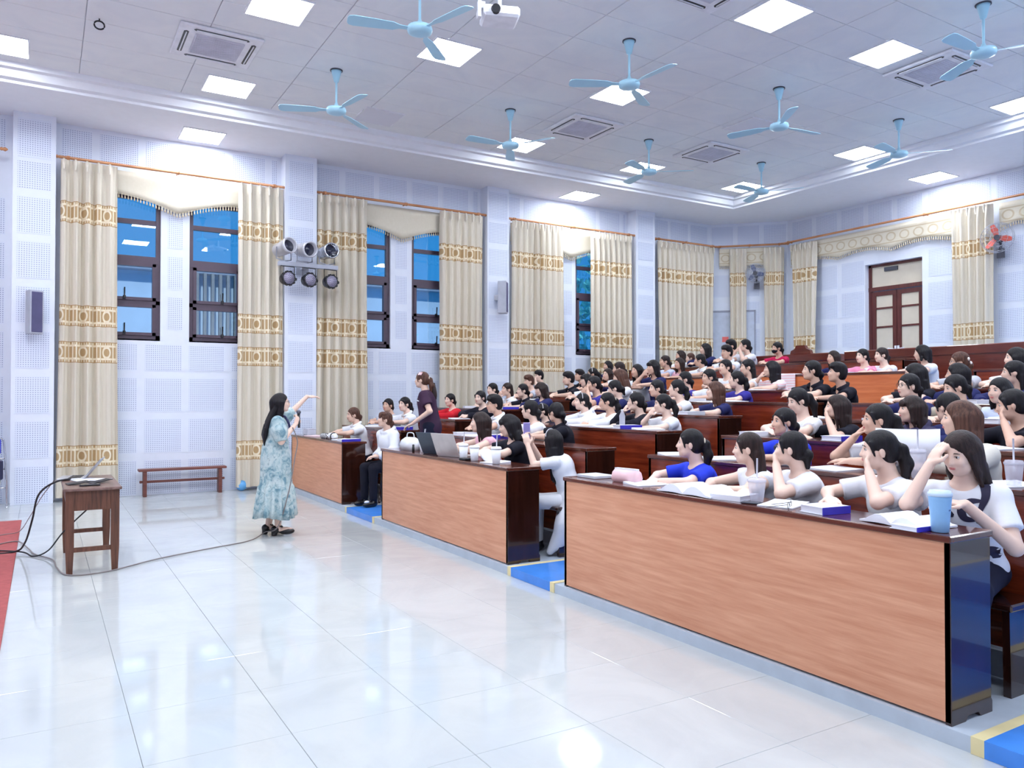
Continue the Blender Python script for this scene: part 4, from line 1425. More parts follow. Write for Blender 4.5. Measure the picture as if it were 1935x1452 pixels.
# rows behind: papers and books seen on the desk edges
for r, px, py, kind, lab in [
    (1, 708, 800, 's', 'white papers on the second row desk in front of the smiling student'),
    (1, 762, 806, 'b', 'blue book at the right end of the second left desk beside the standing woman'),
    (2, 868, 786, 's', 'open papers in front of the student in the red top'),
    (3, 890, 768, 'b', 'thick white book at the left end of the fourth row'),
    (3, 985, 768, 'b', 'blue-edged book in front of the student in a dark jacket'),
    (1, 872, 815, 'b', 'white book on the second row middle desk behind the pink sleeveless top'),
    (1, 900, 820, 's', 'white papers on the second row middle desk behind the laptops'),
    (1, 935, 826, 'b', 'small book with a violet spine in front of the man with glasses'),
    (4, 1005, 756, 's', 'white papers in front of the student with the fringe, fifth row'),
    (2, 1100, 803, 's', 'white papers in front of the student in the white hoodie, third row'),
    (2, 1150, 806, 's', 'white papers in front of the student with loose strands, third row'),
    (2, 1185, 808, 'b', 'violet-edged notebook in front of the student in black, third row'),
    (2, 1225, 812, 's', 'white papers beside the arm of the student lifting a bottle'),
    (1, 1250, 858, 's', 'white papers at the left end of the second row right desk'),
    (1, 1370, 868, 's', 'white sheet on the second row right desk left of the brown-haired student'),
    (2, 1430, 826, 'b', 'white book with a dark stripe on the third row right desk'),
    (2, 1590, 833, 'b', 'violet-backed notepad in front of the student covering her mouth'),
    (1, 1580, 893, 's', 'wide white papers on the second row right desk under the leaning elbow'),
    (3, 1305, 786, 'b', 'grey folder in front of the long brown-haired student, fourth row'),
    (3, 1262, 783, 's', 'white papers in front of the student in the white T-shirt, fourth row'),
    (3, 1445, 795, 's', 'white papers at the left end of the fourth row right desk'),
    (4, 1385, 757, 's', 'white paper in front of the student in the navy V-neck'),
    (4, 1310, 757, 'b', 'thick white book in front of the student in the navy shirt'),
    (5, 1440, 740, 's', 'white papers in front of the student in pink stripes'),
    (5, 1560, 740, 's', 'white papers in front of the two students in black jackets'),
    (6, 1500, 706, 's', 'white papers on the orange desk behind the students in black jackets'),
    (6, 1610, 702, 's', 'white papers on the orange desk in front of the pink shirt'),
    (3, 1670, 790, 's', 'white papers right of the wavy-haired student, fourth row right'),
    (3, 1885, 800, 'b', 'white book in front of the frontal-facing student on the right'),
    (4, 1850, 748, 'b', 'white book beside the student with the long braid'),
    (2, 1880, 858, 's', 'white papers on the third row desk at the right edge of the picture'),
    (1, 1905, 925, 's', 'white papers on the second row desk at the right edge of the picture'),
    (5, 1225, 738, 's', 'white paper on the sixth row desk beside the student with a fringe'),
]:
    loc = on(px, py, r)
    if kind == 's':
        sheet(lab, loc, 1.4 + random.uniform(-0.3, 0.3), 0.21, 0.28)
    else:
        book(lab, loc, 1.45 + random.uniform(-0.2, 0.2), 0.18, 0.25, 0.035, BLUEC if ('blue' in lab or 'violet' in lab) else plain('note_grey', (206, 212, 222)) if 'grey' in lab else PAPER)
cup('clear plastic drink cup between the student holding a paper and the front row', (4.30, 2.62, dtop(1)), 0.15, 0.034, 0.044, CLEARP, CLEARP)
cup('clear cup with straw on the second row desk at the right edge', (4.33, 2.12, dtop(1)), 0.12, 0.034, 0.045, CLEARP, CLEARP)
# bag with a loop hanging behind the front row
o = thing('tote_bag', 'white and dark bag with a grey rope loop standing on the second right desk', 'bag', (4.30, 3.55, dtop(1)), 0.3)
MB().bbox(-0.04, 0.04, -0.07, 0.07, 0, 0.10, 0.02).build('pouch', plain('bag_pale', (206, 214, 236), 0.6), o)
MB().bbox(-0.042, 0.042, -0.072, 0.072, 0.09, 0.15, 0.02).build('flap', plain('bag_navy', (40, 44, 70), 0.6), o)
lp = [(0, 0.03 * math.sin(t) * (1 + 0.3 * math.sin(2 * t)), 0.17 + 0.035 * -math.cos(t)) for t in np.linspace(0, 2 * PI, 20)]
MB().tube(lp, 0.006, 6).tube([(0, 0, 0.20), (0, -0.015, 0.25), (0, 0.0, 0.28)], 0.006, 6).build('rope_loop', plain('rope_grey', (170, 166, 176), 0.7), o)
# striped cloth over the orange desk
o = thing('striped_cloth', 'pink and white striped cloth hanging over the front of the orange desk', 'cloth', (8.98, 7.35, ROWZ[6] + 0.45))


def m_stripe(name, c1, c2, s, axis=2):
    k = NT(name)
    z = k.sep(k.coord())[axis]
    f = k.M('LESS_THAN', k.M('FRACT', k.M('MULTIPLY', z, s)), 0.5)
    k.set(col=k.mix(f, srgb(*c1), srgb(*c2)), rough=0.8)
    return k.m


PSTRIPE = m_stripe('pink_stripe', (250, 206, 210), (250, 240, 245), 28)
MB().bbox(-0.03, 0.0, -0.12, 0.12, -0.02, 0.38, 0.008).build('cloth', PSTRIPE, o)

# ================================================================== people
SKINS = [plain('skin_a', (238, 204, 186), 0.5, var=0.03), plain('skin_b', (230, 192, 172), 0.5, var=0.03), plain('skin_c', (220, 178, 156), 0.5, var=0.03)]


def m_hair(name, a, b):
    k = NT(name)
    f = k.noise(k.mapping(k.coord(), scale=(70, 70, 5)), 1.0, 4, 0.6)
    k.set(col=k.ramp(f, [(0.35, srgb(*a)), (0.7, srgb(*b))]), rough=0.5, spec=0.3)
    k.bump(f, 0.006, 0.7)
    return k.m


HAIRS = {'k': m_hair('hair_black', (9, 7, 10), (27, 21, 29)), 'd': m_hair('hair_dark_brown', (26, 16, 15), (56, 38, 36)), 'b': m_hair('hair_brown', (62, 38, 30), (108, 72, 58))}


def cloth(name, rgb):
    return plain('cloth_' + name, rgb, 0.8, var=0.05, scale=5, spec=0.2, bump=0.001)


CL = {'white': (236, 238, 246), 'black': (26, 26, 38), 'navy': (38, 42, 92), 'blue': (44, 66, 214), 'red': (206, 34, 48), 'pink': (250, 160, 196), 'palepink': (236, 184, 200), 'grey': (188, 190, 202),
      'darkgrey': (66, 62, 92), 'cream': (226, 220, 208), 'beige': (186, 176, 160), 'lightblue': (206, 216, 244), 'crimson': (196, 30, 84), 'purple': (66, 44, 66), 'indigo': (58, 52, 148)}
CL = {k: cloth(k, v) for k, v in CL.items()}
CL['stripe'] = PSTRIPE
TROUSER = cloth('trouser_dark', (30, 32, 52))
EYE_W = plain('eye_white', (235, 232, 232), 0.3)
EYE_D = plain('eye_dark', (40, 26, 24), 0.2)
LIP = plain('lip', (206, 120, 118), 0.45)
SHOE = plain('shoe_black', (24, 22, 26), 0.25)


class Field:
    """signed-distance shapes blended into one continuous surface (surface nets)"""
    def __init__(s, h):
        s.h, s.p = h, []

    def cone(s, a, b, ra, rb, k=0.02, cuts=()):
        a, b = np.array(a, np.float32), np.array(b, np.float32)
        m = max(ra, rb)
        lo, hi = np.minimum(a, b) - m, np.maximum(a, b) + m

        def f(P):
            ab = b - a
            q = P - a
            t = np.clip((q @ ab) / (ab @ ab + 1e-9), 0, 1)
            return np.linalg.norm(q - t[..., None] * ab, axis=-1) - (ra + (rb - ra) * t)
        s.p.append((lo, hi, f, k, 1, cuts))
        return s

    def ell(s, c, r, R=None, k=0.02, cuts=(), sub=False):
        c, r = np.array(c, np.float32), np.array(r, np.float32)
        R = np.eye(3, dtype=np.float32) if R is None else np.array(R, np.float32)
        ext = np.sqrt(((R * r) ** 2).sum(1))

        def f(P):
            q = (P - c) @ R
            k0 = np.linalg.norm(q / r, axis=-1)
            k1 = np.linalg.norm(q / (r * r), axis=-1) + 1e-9
            return k0 * (k0 - 1) / k1
        s.p.append((c - ext, c + ext, f, k, -1 if sub else 1, cuts))
        return s

    def cut(s, p, n):
        """keep the half space n.(x-p) < 0 of everything so far"""
        p, n = np.array(p, np.float32), np.array(n, np.float32)
        s.p.append((None, None, lambda P: (P - p) @ n, 0, 0, ()))
        return s

    def mesh(s, name, mat):
        h = s.h
        los = [q[0] for q in s.p if q[4] == 1]
        his = [q[1] for q in s.p if q[4] == 1]
        lo = np.min(los, 0) - 3 * h
        hi = np.max(his, 0) + 3 * h
        n = np.ceil((hi - lo) / h).astype(int) + 1
        ax = [lo[i] + h * np.arange(n[i], dtype=np.float32) for i in range(3)]
        D = np.full(n, 0.5, np.float32)
        for a, b, f, k, mode, cuts in s.p:
            if a is None:
                i0, i1 = np.zeros(3, int), n
            else:
                m = max(k, 0.01) + 2 * h
                i0 = np.clip(np.floor((a - m - lo) / h).astype(int), 0, n)
                i1 = np.clip(np.ceil((b + m - lo) / h).astype(int) + 1, 0, n)
            if np.any(i1 <= i0):
                continue
            sl = tuple(slice(i0[q], i1[q]) for q in range(3))
            P = np.stack(np.meshgrid(*[ax[q][sl[q]] for q in range(3)], indexing='ij'), -1)
            d = f(P).astype(np.float32)
            for cp, cn in cuts:
                d = np.maximum(d, (P - np.array(cp, np.float32)) @ np.array(cn, np.float32))
            cur = D[sl]
            if mode == 1:
                w = np.maximum(k - np.abs(cur - d), 0) / max(k, 1e-6)
                D[sl] = np.minimum(cur, d) - w * w * k * 0.25
            elif mode == -1:
                w = np.maximum(k - np.abs(cur + d), 0) / max(k, 1e-6)
                D[sl] = np.maximum(cur, -d) + w * w * k * 0.25
            else:
                D[sl] = np.maximum(cur, d)
        S = D < 0
        c8 = [S[i:n[0] - 1 + i, j:n[1] - 1 + j, k:n[2] - 1 + k] for i in (0, 1) for j in (0, 1) for k in (0, 1)]
        cnt = sum(c.astype(np.uint8) for c in c8)
        act = (cnt > 0) & (cnt < 8)
        idx = np.argwhere(act)
        vid = np.full(act.shape, -1, np.int32)
        vid[act] = np.arange(len(idx))
        acc = np.zeros((len(idx), 3), np.float32)
        num = np.zeros((len(idx), 1), np.float32)
        offs = [(i, j, k) for i in (0, 1) for j in (0, 1) for k in (0, 1)]
        for e in range(3):
            for o in offs:
                if o[e]:
                    continue
                o2 = list(o)
                o2[e] = 1
                A, B = idx + np.array(o), idx + np.array(o2)
                fa, fb = D[A[:, 0], A[:, 1], A[:, 2]], D[B[:, 0], B[:, 1], B[:, 2]]
                x = (fa < 0) != (fb < 0)
                t = np.where(x, fa / (fa - fb + 1e-12), 0)[:, None]
                acc += np.where(x[:, None], A + (B - A) * t, 0)
                num += x[:, None]
        V = lo + h * (acc / num)
        F = []
        for e in range(3):
            u, w = [q for q in range(3) if q != e]
            s0 = [slice(None)] * 3
            s1 = [slice(None)] * 3
            s0[e], s1[e] = slice(0, -1), slice(1, None)
            ch = S[tuple(s0)] != S[tuple(s1)]
            E = np.argwhere(ch)
            E = E[(E[:, u] > 0) & (E[:, w] > 0) & (E[:, u] < n[u] - 1) & (E[:, w] < n[w] - 1)]

            def cell(du, dw):
                q = E.copy()
                q[:, u] += du
                q[:, w] += dw
                return vid[q[:, 0], q[:, 1], q[:, 2]]
            quad = np.stack([cell(-1, -1), cell(0, -1), cell(0, 0), cell(-1, 0)], 1)
            ins = S[E[:, 0], E[:, 1], E[:, 2]]
            flip = ins if e != 1 else ~ins
            quad[~flip] = quad[~flip][:, ::-1]
            F.append(quad)
        F = np.concatenate(F)
        F = F[(F >= 0).all(1)]
        me = bpy.data.meshes.new(name)
        me.vertices.add(len(V))
        me.vertices.foreach_set('co', V.astype(np.float32).ravel())
        me.loops.add(len(F) * 4)
        me.loops.foreach_set('vertex_index', F.astype(np.int32).ravel())
        me.polygons.add(len(F))
        me.polygons.foreach_set('loop_start', np.arange(0, len(F) * 4, 4, dtype=np.int32))
        me.polygons.foreach_set('loop_total', np.full(len(F), 4, np.int32))
        me.polygons.foreach_set('use_smooth', np.ones(len(F), bool))
        me.materials.append(mat)
        me.update(calc_edges=True)
        return me


def unit(v):
    v = np.array(v, float)
    return v / (np.linalg.norm(v) + 1e-9)


HDS = 0.88       # size of the head against the body


class HeadField:
    """passes head shapes on to a field in the frame and size of the head"""
    def __init__(s, F, H, R):
        s.F, s.H, s.R = F, H, R

    def ell(s, c, r, R, k, sub=False):
        s.F.ell(s.H + s.R @ (np.array(c) * HDS), np.array(r) * HDS, R, k * HDS, sub=sub)

    def cone(s, a, b, ra, rb, k):
        s.F.cone(s.H + s.R @ (np.array(a) * HDS), s.H + s.R @ (np.array(b) * HDS), ra * HDS, rb * HDS, k * HDS)


def add_head(F, H, R, male=False):
    F = HeadField(F, H, R)
    g = lambda *p: p
    F.ell(g(0, 0.012, 0.03), (0.076, 0.093, 0.084), R, 0.02)
    F.ell(g(0, -0.030, -0.035), (0.060, 0.060, 0.078), R, 0.03)
    F.cone(g(-0.03, -0.036, -0.078), g(0.03, -0.036, -0.078), 0.028, 0.028, 0.03)
    F.ell(g(0, -0.060, -0.096), (0.022, 0.02, 0.017), R, 0.025)
    for s in (-1, 1):
        F.ell(g(s * 0.032, -0.088, 0.004), (0.017, 0.012, 0.011), R, 0.012, sub=True)
        F.ell(g(s * 0.036, -0.066, -0.030), (0.022, 0.020, 0.022), R, 0.02)
        F.ell(g(s * 0.075, 0.012, -0.018), (0.009, 0.019, 0.031), R @ rotz(s * 0.35), 0.008)
    F.cone(g(0, -0.082, 0.010), g(0, -0.101, -0.030), 0.008, 0.0115, 0.014)
    F.cone(g(-0.011, -0.090, -0.033), g(0.011, -0.090, -0.033), 0.009, 0.009, 0.01)
    F.ell(g(0, -0.086, -0.060), (0.021, 0.011, 0.010), R, 0.012)


def add_hand(F, w, d, n, thumb, curl=0.5, sc=1.0):
    """palm and five fingers; d = finger direction, n = palm side, thumb = direction of the thumb side"""
    d, n = unit(d), unit(n)
    n = unit(n - d * (n @ d))
    t = np.cross(d, n)
    if t @ np.array(thumb) < 0:
        t = -t
    R = np.stack([d, t, n], 1)
    F.ell(w + d * 0.045 * sc, (0.048 * sc, 0.037 * sc, 0.016 * sc), R, 0.015)
    for i, L in enumerate((0.070, 0.078, 0.073, 0.058)):
        b = w + d * 0.083 * sc + t * (0.027 - 0.018 * i) * sc
        a1, a2 = curl * 0.9, curl * 2.0
        p1 = b + (d * math.cos(a1) + n * math.sin(a1)) * L * 0.5 * sc
        p2 = p1 + (d * math.cos(a2) + n * math.sin(a2)) * L * 0.5 * sc
        F.cone(b - d * 0.012, p1, 0.0090 * sc, 0.0084 * sc, 0.006)
        F.cone(p1, p2, 0.0084 * sc, 0.0070 * sc, 0.004)
    b = w + d * 0.022 * sc + t * 0.026 * sc
    p1 = b + (d * 0.6 + t * 0.8) * 0.036 * sc + n * 0.006
    p2 = p1 + unit(d * 0.95 + t * 0.2 + n * 0.4 * curl) * 0.030 * sc
    F.cone(b, p1, 0.0115 * sc, 0.0100 * sc, 0.012)
    F.cone(p1, p2, 0.0100 * sc, 0.0080 * sc, 0.004)


class Pose:
    """joint positions of a seated or standing figure; local frame: faces -Y, right hand towards -X, z = 0 at the feet"""
    def __init__(s, lean=12, yaw=0, pitch=0, roll=0, arms='f', seat=0.53, sw=0.146, tilt=0.0):
        l = math.radians(lean)
        s.lean = l
        s.P = np.array([0, 0, seat])
        s.up = np.array([math.sin(tilt), -math.sin(l), math.cos(l)])
        s.N = s.P + s.up * 0.475
        s.C = s.P + s.up * 0.30
        s.R = rotz(-math.radians(yaw)) @ rotx(-math.radians(pitch)) @ roty(math.radians(roll))
        s.H = s.N + np.array([0, -0.018, 0.0]) + unit(s.up + np.array([0, 0, 0.8])) * 0.142 + s.R @ np.array([0, -0.012, 0])
        s.S = [s.N + np.array([q * sw, 0.004, -0.068]) for q in (-1, 1)]
        s.arms = arms
        g = lambda *p: s.H + s.R @ np.array(p)
        E, Wr, Hd = [None, None], [None, None], [None, None]
        for i, q in ((0, -1), (1, 1)):
            E[i] = np.array([q * 0.245, -0.31, 0.872 + seat - 0.53])
            Wr[i] = np.array([q * 0.045, -0.43 + 0.015 * q, 0.866 + seat - 0.53])
            Hd[i] = (np.array([-q * 0.9, -0.35, 0]), np.array([0, 0.2, -1.0]), np.array([0, -1, 0.3]), 0.25)
        if arms == 'h':
            for i, q in ((0, -1), (1, 1)):
                E[i] = np.array([q * 0.235, 0.0, seat + 0.19])
                Wr[i] = np.array([q * 0.11, -0.21, seat + 0.115])
                Hd[i] = (np.array([-q * 0.4, -0.9, 0]), np.array([0, 0, -1.0]), np.array([-q, 0, 0]), 0.3)
        for i, q, ch in ((0, -1, 'c'), (1, 1, 'l')):
            if ch in arms or 'w' in arms:
                E[i] = np.array([q * 0.20, -0.33, 0.876])
                tgt = g(q * 0.022, -0.092, -0.048)
                if 'k' in arms:       # fist against the cheek
                    tgt = g(q * 0.046, -0.072, -0.058)
                if 'o' in arms and i == 0:       # shading the forehead
                    tgt = g(-0.048, -0.088, 0.044)
                d = unit(tgt - E[i])
                Wr[i] = E[i] + d * max(0.14, min(0.245, np.linalg.norm(tgt - E[i]) - 0.085))
                Hd[i] = (d + 0.1 * (s.H - tgt), s.H - tgt + np.array([0, 0.03, 0]), np.array([-q, 0, 0.3]), 0.9 if 'o' not in arms else 0.35)
        s.E, s.W, s.Hd = E, Wr, Hd

    def key(s):
        return (round(s.lean, 3), s.arms, round(s.P[2], 3))


def body_mesh(p, h, male=False, legs=False):
    F = Field(h)
    up = p.up
    F.ell(p.P + up * 0.02, (0.145, 0.105, 0.10), None, 0.03)
    F.ell(p.P + up * 0.16, (0.120, 0.090, 0.13), None, 0.04)
    F.ell(p.C + up * 0.02, (0.140, 0.098, 0.15), None, 0.04)
    F.cone(p.S[0], p.S[1], 0.048, 0.048, 0.04)
    F.cone(p.N - up * 0.03 + np.array([0, 0.008, 0]), p.H + p.R @ np.array([0, 0.025, -0.055]), 0.054, 0.047, 0.03)
    for i in (0, 1):
        F.cone(p.S[i], p.E[i], 0.043, 0.036, 0.03)
        F.cone(p.E[i], p.W[i], 0.037, 0.024, 0.012)
        d, n, t, c = p.Hd[i]
        add_hand(F, p.W[i], d, n, t, c)
    add_head(F, p.H, p.R, male)
    return F.mesh('body', SKINS[0])


_top = {}


def top_mesh(p, style, h=0.010):
    key = p.key() + (style,)
    if key in _top:
        return _top[key]
    F = Field(h)
    e = 0.016 if style in 'TSV' else 0.026
    up = p.up
    F.ell(p.P + up * 0.03, (0.155 + e, 0.118 + e, 0.11), None, 0.04)
    F.ell(p.P + up * 0.16, (0.132 + e, 0.102 + e, 0.14), None, 0.05)
    F.ell(p.C + up * 0.02, (0.142 + e, 0.103 + e, 0.155), None, 0.05)
    F.cone(p.S[0], p.S[1], 0.046 + e * 0.5, 0.046 + e * 0.5, 0.04)
    for i in (0, 1):
        d = p.E[i] - p.S[i]
        if style in 'TS':
            m = p.S[i] + d * 0.66
            F.cone(p.S[i], p.S[i] + d * 0.9, 0.045 + e * 0.5, 0.055 + e * 0.6, 0.03, cuts=[(m, unit(d))])
        elif style in 'JH':
            F.cone(p.S[i], p.E[i], 0.050 + e * 0.6, 0.044 + e * 0.6, 0.03)
            f = p.W[i] - p.E[i]
            F.cone(p.E[i], p.E[i] + f * 1.1, 0.043 + e * 0.6, 0.032 + e * 0.5, 0.02, cuts=[(p.E[i] + f * 0.93, unit(f))])
        else:
            F.cone(p.S[i], p.S[i] + d * 0.30, 0.052 + e * 0.5, 0.050 + e * 0.5, 0.03, cuts=[(p.S[i] + d * 0.12, unit(d))])
    # neckline
    if style != 'S':
        F.ell(p.N + np.array([0, -0.045, 0.025]), (0.080, 0.090, 0.075), None, 0.01, sub=True)
        F.ell(p.N + np.array([0, 0.0, 0.05]), (0.070, 0.070, 0.066), None, 0.01, sub=True)
    else:
        F.ell(p.N + np.array([0, -0.060, 0.0]), (0.036, 0.090, 0.085), None, 0.01, sub=True)
        F.ell(p.N + np.array([0, 0.0, 0.05]), (0.064, 0.064, 0.05), None, 0.01, sub=True)
    if style == 'S':
        c = p.N + np.array([0, -0.008, -0.004])
        pts = [c + np.array([0.070 * math.sin(t), -0.070 * math.cos(t), -0.034 * math.cos(t) + 0.004]) for t in np.linspace(0.45, 2 * PI - 0.45, 13)]
        for a, b in zip(pts[:-1], pts[1:]):
            F.cone(a, b, 0.014, 0.014, 0.02)
    if style == 'H':
        c = p.N + np.array([0, 0.01, 0.0])
        pts = [c + np.array([0.085 * math.sin(t), -0.075 * math.cos(t), -0.035 * math.cos(t)]) for t in np.linspace(0.3, 2 * PI - 0.3, 13)]
        for a, b in zip(pts[:-1], pts[1:]):
            F.cone(a, b, 0.024, 0.024, 0.02)
        F.ell(p.N + np.array([0, 0.10, -0.06]), (0.10, 0.045, 0.08), None, 0.03)
    me = F.mesh('top', CL['white'])
    _top[key] = me
    return me


def seated_legs():
    F = Field(0.012)
    F.ell((0, 0.02, 0.525), (0.168, 0.125, 0.09), None, 0.04)
    for s in (-1, 1):
        F.cone((s * 0.085, 0, 0.528), (s * 0.10, -0.37, 0.505), 0.083, 0.066, 0.03)
        F.cone((s * 0.10, -0.38, 0.50), (s * 0.10, -0.38, 0.12), 0.064, 0.050, 0.03)
    tm_ = F.mesh('trousers', TROUSER)
    G = Field(0.010)
    G.ell((0, -0.03, 0.04), (0.042, 0.115, 0.04), None, 0.02).cone((0, 0.03, 0.05), (0, 0.03, 0.11), 0.04, 0.036, 0.02).cut((0, 0, 0.004), (0, 0, -1))
    return tm_, G.mesh('shoe', SHOE)


LEGS_ME, SHOE_ME = seated_legs()


# ---- hair, built once per style in the frame of the head
def hair_mesh(style, h=0.0075):
    F = Field(h)
    F.ell((0, 0.016, 0.036), (0.083, 0.099, 0.089), None, 0.02)
    F.ell((0, 0.05, -0.02), (0.078, 0.062, 0.075), None, 0.03)
    if style == 'S':
        F.ell((0, -0.01, 0.085), (0.078, 0.088, 0.052), None, 0.03)
        F.cut((0, 0.07, -0.075), (0, 0.35, -0.94))
        F.ell((0, -0.085, -0.055), (0.078, 0.085, 0.108), None, 0.012, sub=True)
        for s in (-1, 1):
            F.ell((s * 0.085, -0.005, -0.05), (0.03, 0.045, 0.055), None, 0.01, sub=True)
        F.ell((0.02, -0.078, 0.066), (0.055, 0.026, 0.024), None, 0.02)
        return F.mesh('hair', HAIRS['k'])
    if style in 'PUT':
        F.ell((0, -0.10, -0.065), (0.080, 0.098, 0.118), None, 0.012, sub=True)
        for s in (-1, 1):
            F.ell((s * 0.092, 0.005, -0.045), (0.030, 0.040, 0.050), None, 0.012, sub=True)
            F.cone((s * 0.066, -0.055, 0.045), (s * 0.079, -0.030, -0.045), 0.012, 0.006, 0.012)
        F.cut((0, 0.06, -0.10), (0, -0.55, -0.83))
        if style == 'P':
            F.cone((0, 0.095, 0.02), (0, 0.135, 0.0), 0.028, 0.026, 0.02)
            F.cone((0, 0.135, 0.0), (0.0, 0.155, -0.09), 0.030, 0.036, 0.03)
            F.cone((0, 0.155, -0.09), (0.0, 0.135, -0.25), 0.036, 0.016, 0.03)
        elif style == 'T':
            rr = np.random.default_rng(7)
            F.ell((0, 0.075, -0.06), (0.072, 0.042, 0.08), None, 0.03)
            for t in np.linspace(-0.95, 0.95, 8):
                x, y = 0.080 * math.sin(t), 0.025 + 0.092 * math.cos(t)
                F.cone((x * 0.9, y * 0.85, -0.04), (x, y, -0.21), 0.026, 0.022, 0.012)
                F.cone((x, y, -0.21), (x + rr.uniform(-0.016, 0.016), y + rr.uniform(-0.012, 0.014), -0.29 + rr.uniform(-0.03, 0.03)), 0.021, 0.005, 0.008)
        else:
            F.ell((0, 0.118, -0.045), (0.042, 0.036, 0.040), None, 0.02)
            F.cone((0, 0.11, -0.06), (0.0, 0.115, -0.13), 0.030, 0.018, 0.02)
        return F.mesh('hair', HAIRS['k'])
    # loose hair
    L = {'L': -0.30, 'F': -0.22, 'B': -0.135, 'X': -0.46}[style]
    F.cone((0, 0.085, 0.0), (0, 0.098, L), 0.060, 0.042, 0.05)
    for s in (-1, 1):
        F.cone((s * 0.062, 0.030, 0.0), (s * 0.078, 0.055, L + 0.03), 0.040, 0.026, 0.04)
        F.cone((s * 0.072, -0.022, 0.0), (s * 0.084, -0.012, -0.115), 0.020, 0.014, 0.03)
        F.cone((s * 0.084, -0.012, -0.115), (s * 0.090, 0.0, max(L + 0.06, -0.22)), 0.014, 0.010, 0.02)
    rr = np.random.default_rng(len(style) + ord(style))
    if style != 'B':
        for t in np.linspace(-1.25, 1.25, 9):
            x, y = 0.082 * math.sin(t), 0.030 + 0.092 * math.cos(t)
            F.cone((x * 0.9, y * 0.9, -0.10), (x + rr.uniform(-0.008, 0.008), y, L + 0.05), 0.026, 0.022, 0.012)
            F.cone((x, y, L + 0.05), (x + rr.uniform(-0.014, 0.014), y + rr.uniform(-0.012, 0.012), L - 0.035 + rr.uniform(-0.03, 0.02)), 0.021, 0.005, 0.008)
    F.ell((0, -0.105, -0.050), (0.064, 0.100, 0.108), None, 0.012, sub=True)
    F.ell((0, 0.0, -0.16), (0.058, 0.060, 0.09), None, 0.012, sub=True)
    if style == 'F':
        F.ell((0, -0.074, 0.048), (0.058, 0.022, 0.036), None, 0.015)
    return F.mesh('hair', HAIRS['k'])


HAIR_ME = {k: hair_mesh(k) for k in 'SPULFBXT'}
ey = MB()
ey.ball((0, 0, 0), 0.0135, 12, 8, 0, (1.0, 0.55, 0.52)).ball((0, -0.0042, 0.0), 0.0066, 10, 6, 1, (1, 0.62, 1)).tube([(-0.0145, -0.003, 0.001), (-0.006, -0.008, 0.0072), (0.006, -0.008, 0.0072), (0.0145, -0.003, 0.001)], 0.0016, 5, 1)
EYE_ME = ey.mesh('eye', [EYE_W, EYE_D])
BROW_ME = MB().tube([(-0.018, 0.004, -0.002), (-0.006, -0.002, 0.003), (0.010, -0.002, 0.003), (0.020, 0.007, -0.003)], [0.0015, 0.003, 0.003, 0.001], 6).mesh('eyebrow', [HAIRS['d']])
MOUTH_ME = MB().ball((0, 0, 0.003), 0.02, 12, 6, 0, (1.0, 0.42, 0.22)).ball((0, 0.001, -0.004), 0.018, 12, 6, 0, (1.0, 0.45, 0.26)).mesh('mouth', [LIP])
gl = MB()
for s in (-1, 1):
    gl.tube([(s * 0.032 + 0.023 * math.cos(t), -0.098 + 0.012 * abs(math.cos(t) + s) / 2 * 0.6, 0.002 + 0.019 * math.sin(t)) for t in np.linspace(0, 2 * PI, 17)], 0.0018, 5, caps=False)
    gl.tube([(s * 0.055, -0.092, 0.006), (s * 0.078, -0.05, 0.006), (s * 0.083, 0.015, 0.0)], 0.0018, 5)
gl.tube([(-0.010, -0.100, 0.004), (0.010, -0.100, 0.004)], 0.0018, 5)
GLASS_ME = gl.mesh('glasses', [plain('glasses_frame', (34, 30, 34), 0.3)])
MASK_ME = Field(0.006).ell((0, -0.045, -0.058), (0.064, 0.066, 0.050), None, 0.01).cut((0, 0, -0.012), (0, -0.2, 0.98)).mesh('face_mask', CL['black'])
TIE_ME = MB().tube([(0.033 * math.cos(t), 0.118 + 0.006 * math.cos(t), 0.012 + 0.033 * math.sin(t)) for t in np.linspace(0, 2 * PI, 15)], 0.007, 6, caps=False).mesh('hair_tie', [plain('hair_tie_pale', (206, 196, 180), 0.6)])
BAND_ME = MB().tube([(0.0885 * math.cos(t), -0.012, 0.036 + 0.092 * math.sin(t)) for t in np.linspace(0.1, PI - 0.1, 17)], 0.006, 6).mesh('headband', [plain('headband_silver', (190, 188, 196), 0.35)])
CLIP_ME = MB().ball((0.0, 0.12, -0.02), 0.035, 10, 6, 0, (1.3, 0.6, 0.8)).ball((0.05, 0.09, 0.03), 0.022, 8, 6, 0, (1.2, 0.8, 1)).mesh('hair_clip', [plain('clip_white', (236, 230, 226), 0.4)])


def own(o, m):
    o.material_slots[0].link = 'OBJECT'
    o.material_slots[0].material = m
    return o


def face_and_hair(root, p, hair, hc, extra, face=True):
    Hm = Matrix(p.R.tolist()).to_4x4()
    Hm.translation = Vector(p.H.tolist())
    Hm = Hm @ Matrix.Diagonal((HDS, HDS, HDS, 1))

    def put(name, me, loc=(0, 0, 0), sx=1):
        o = link(name, me, root)
        o.matrix_local = Hm @ Matrix.Translation(loc) @ Matrix.Diagonal((sx, 1, 1, 1))
        return o
    own(put('hair', HAIR_ME[hair]), HAIRS[hc])
    if face:
        for s in (-1, 1):
            put('eye', EYE_ME, (s * 0.032, -0.0765, 0.003), s)
            put('eyebrow', BROW_ME, (s * 0.033, -0.0835, 0.024), s)
        if 'm' not in extra:
            put('mouth', MOUTH_ME, (0, -0.0915, -0.060))
    for ch, nm, me in (('g', 'glasses', GLASS_ME), ('m', 'face_mask', MASK_ME), ('t', 'hair_tie', TIE_ME), ('b', 'headband', BAND_ME), ('c', 'hair_clip', CLIP_ME)):
        if ch in extra:
            put(nm, me)


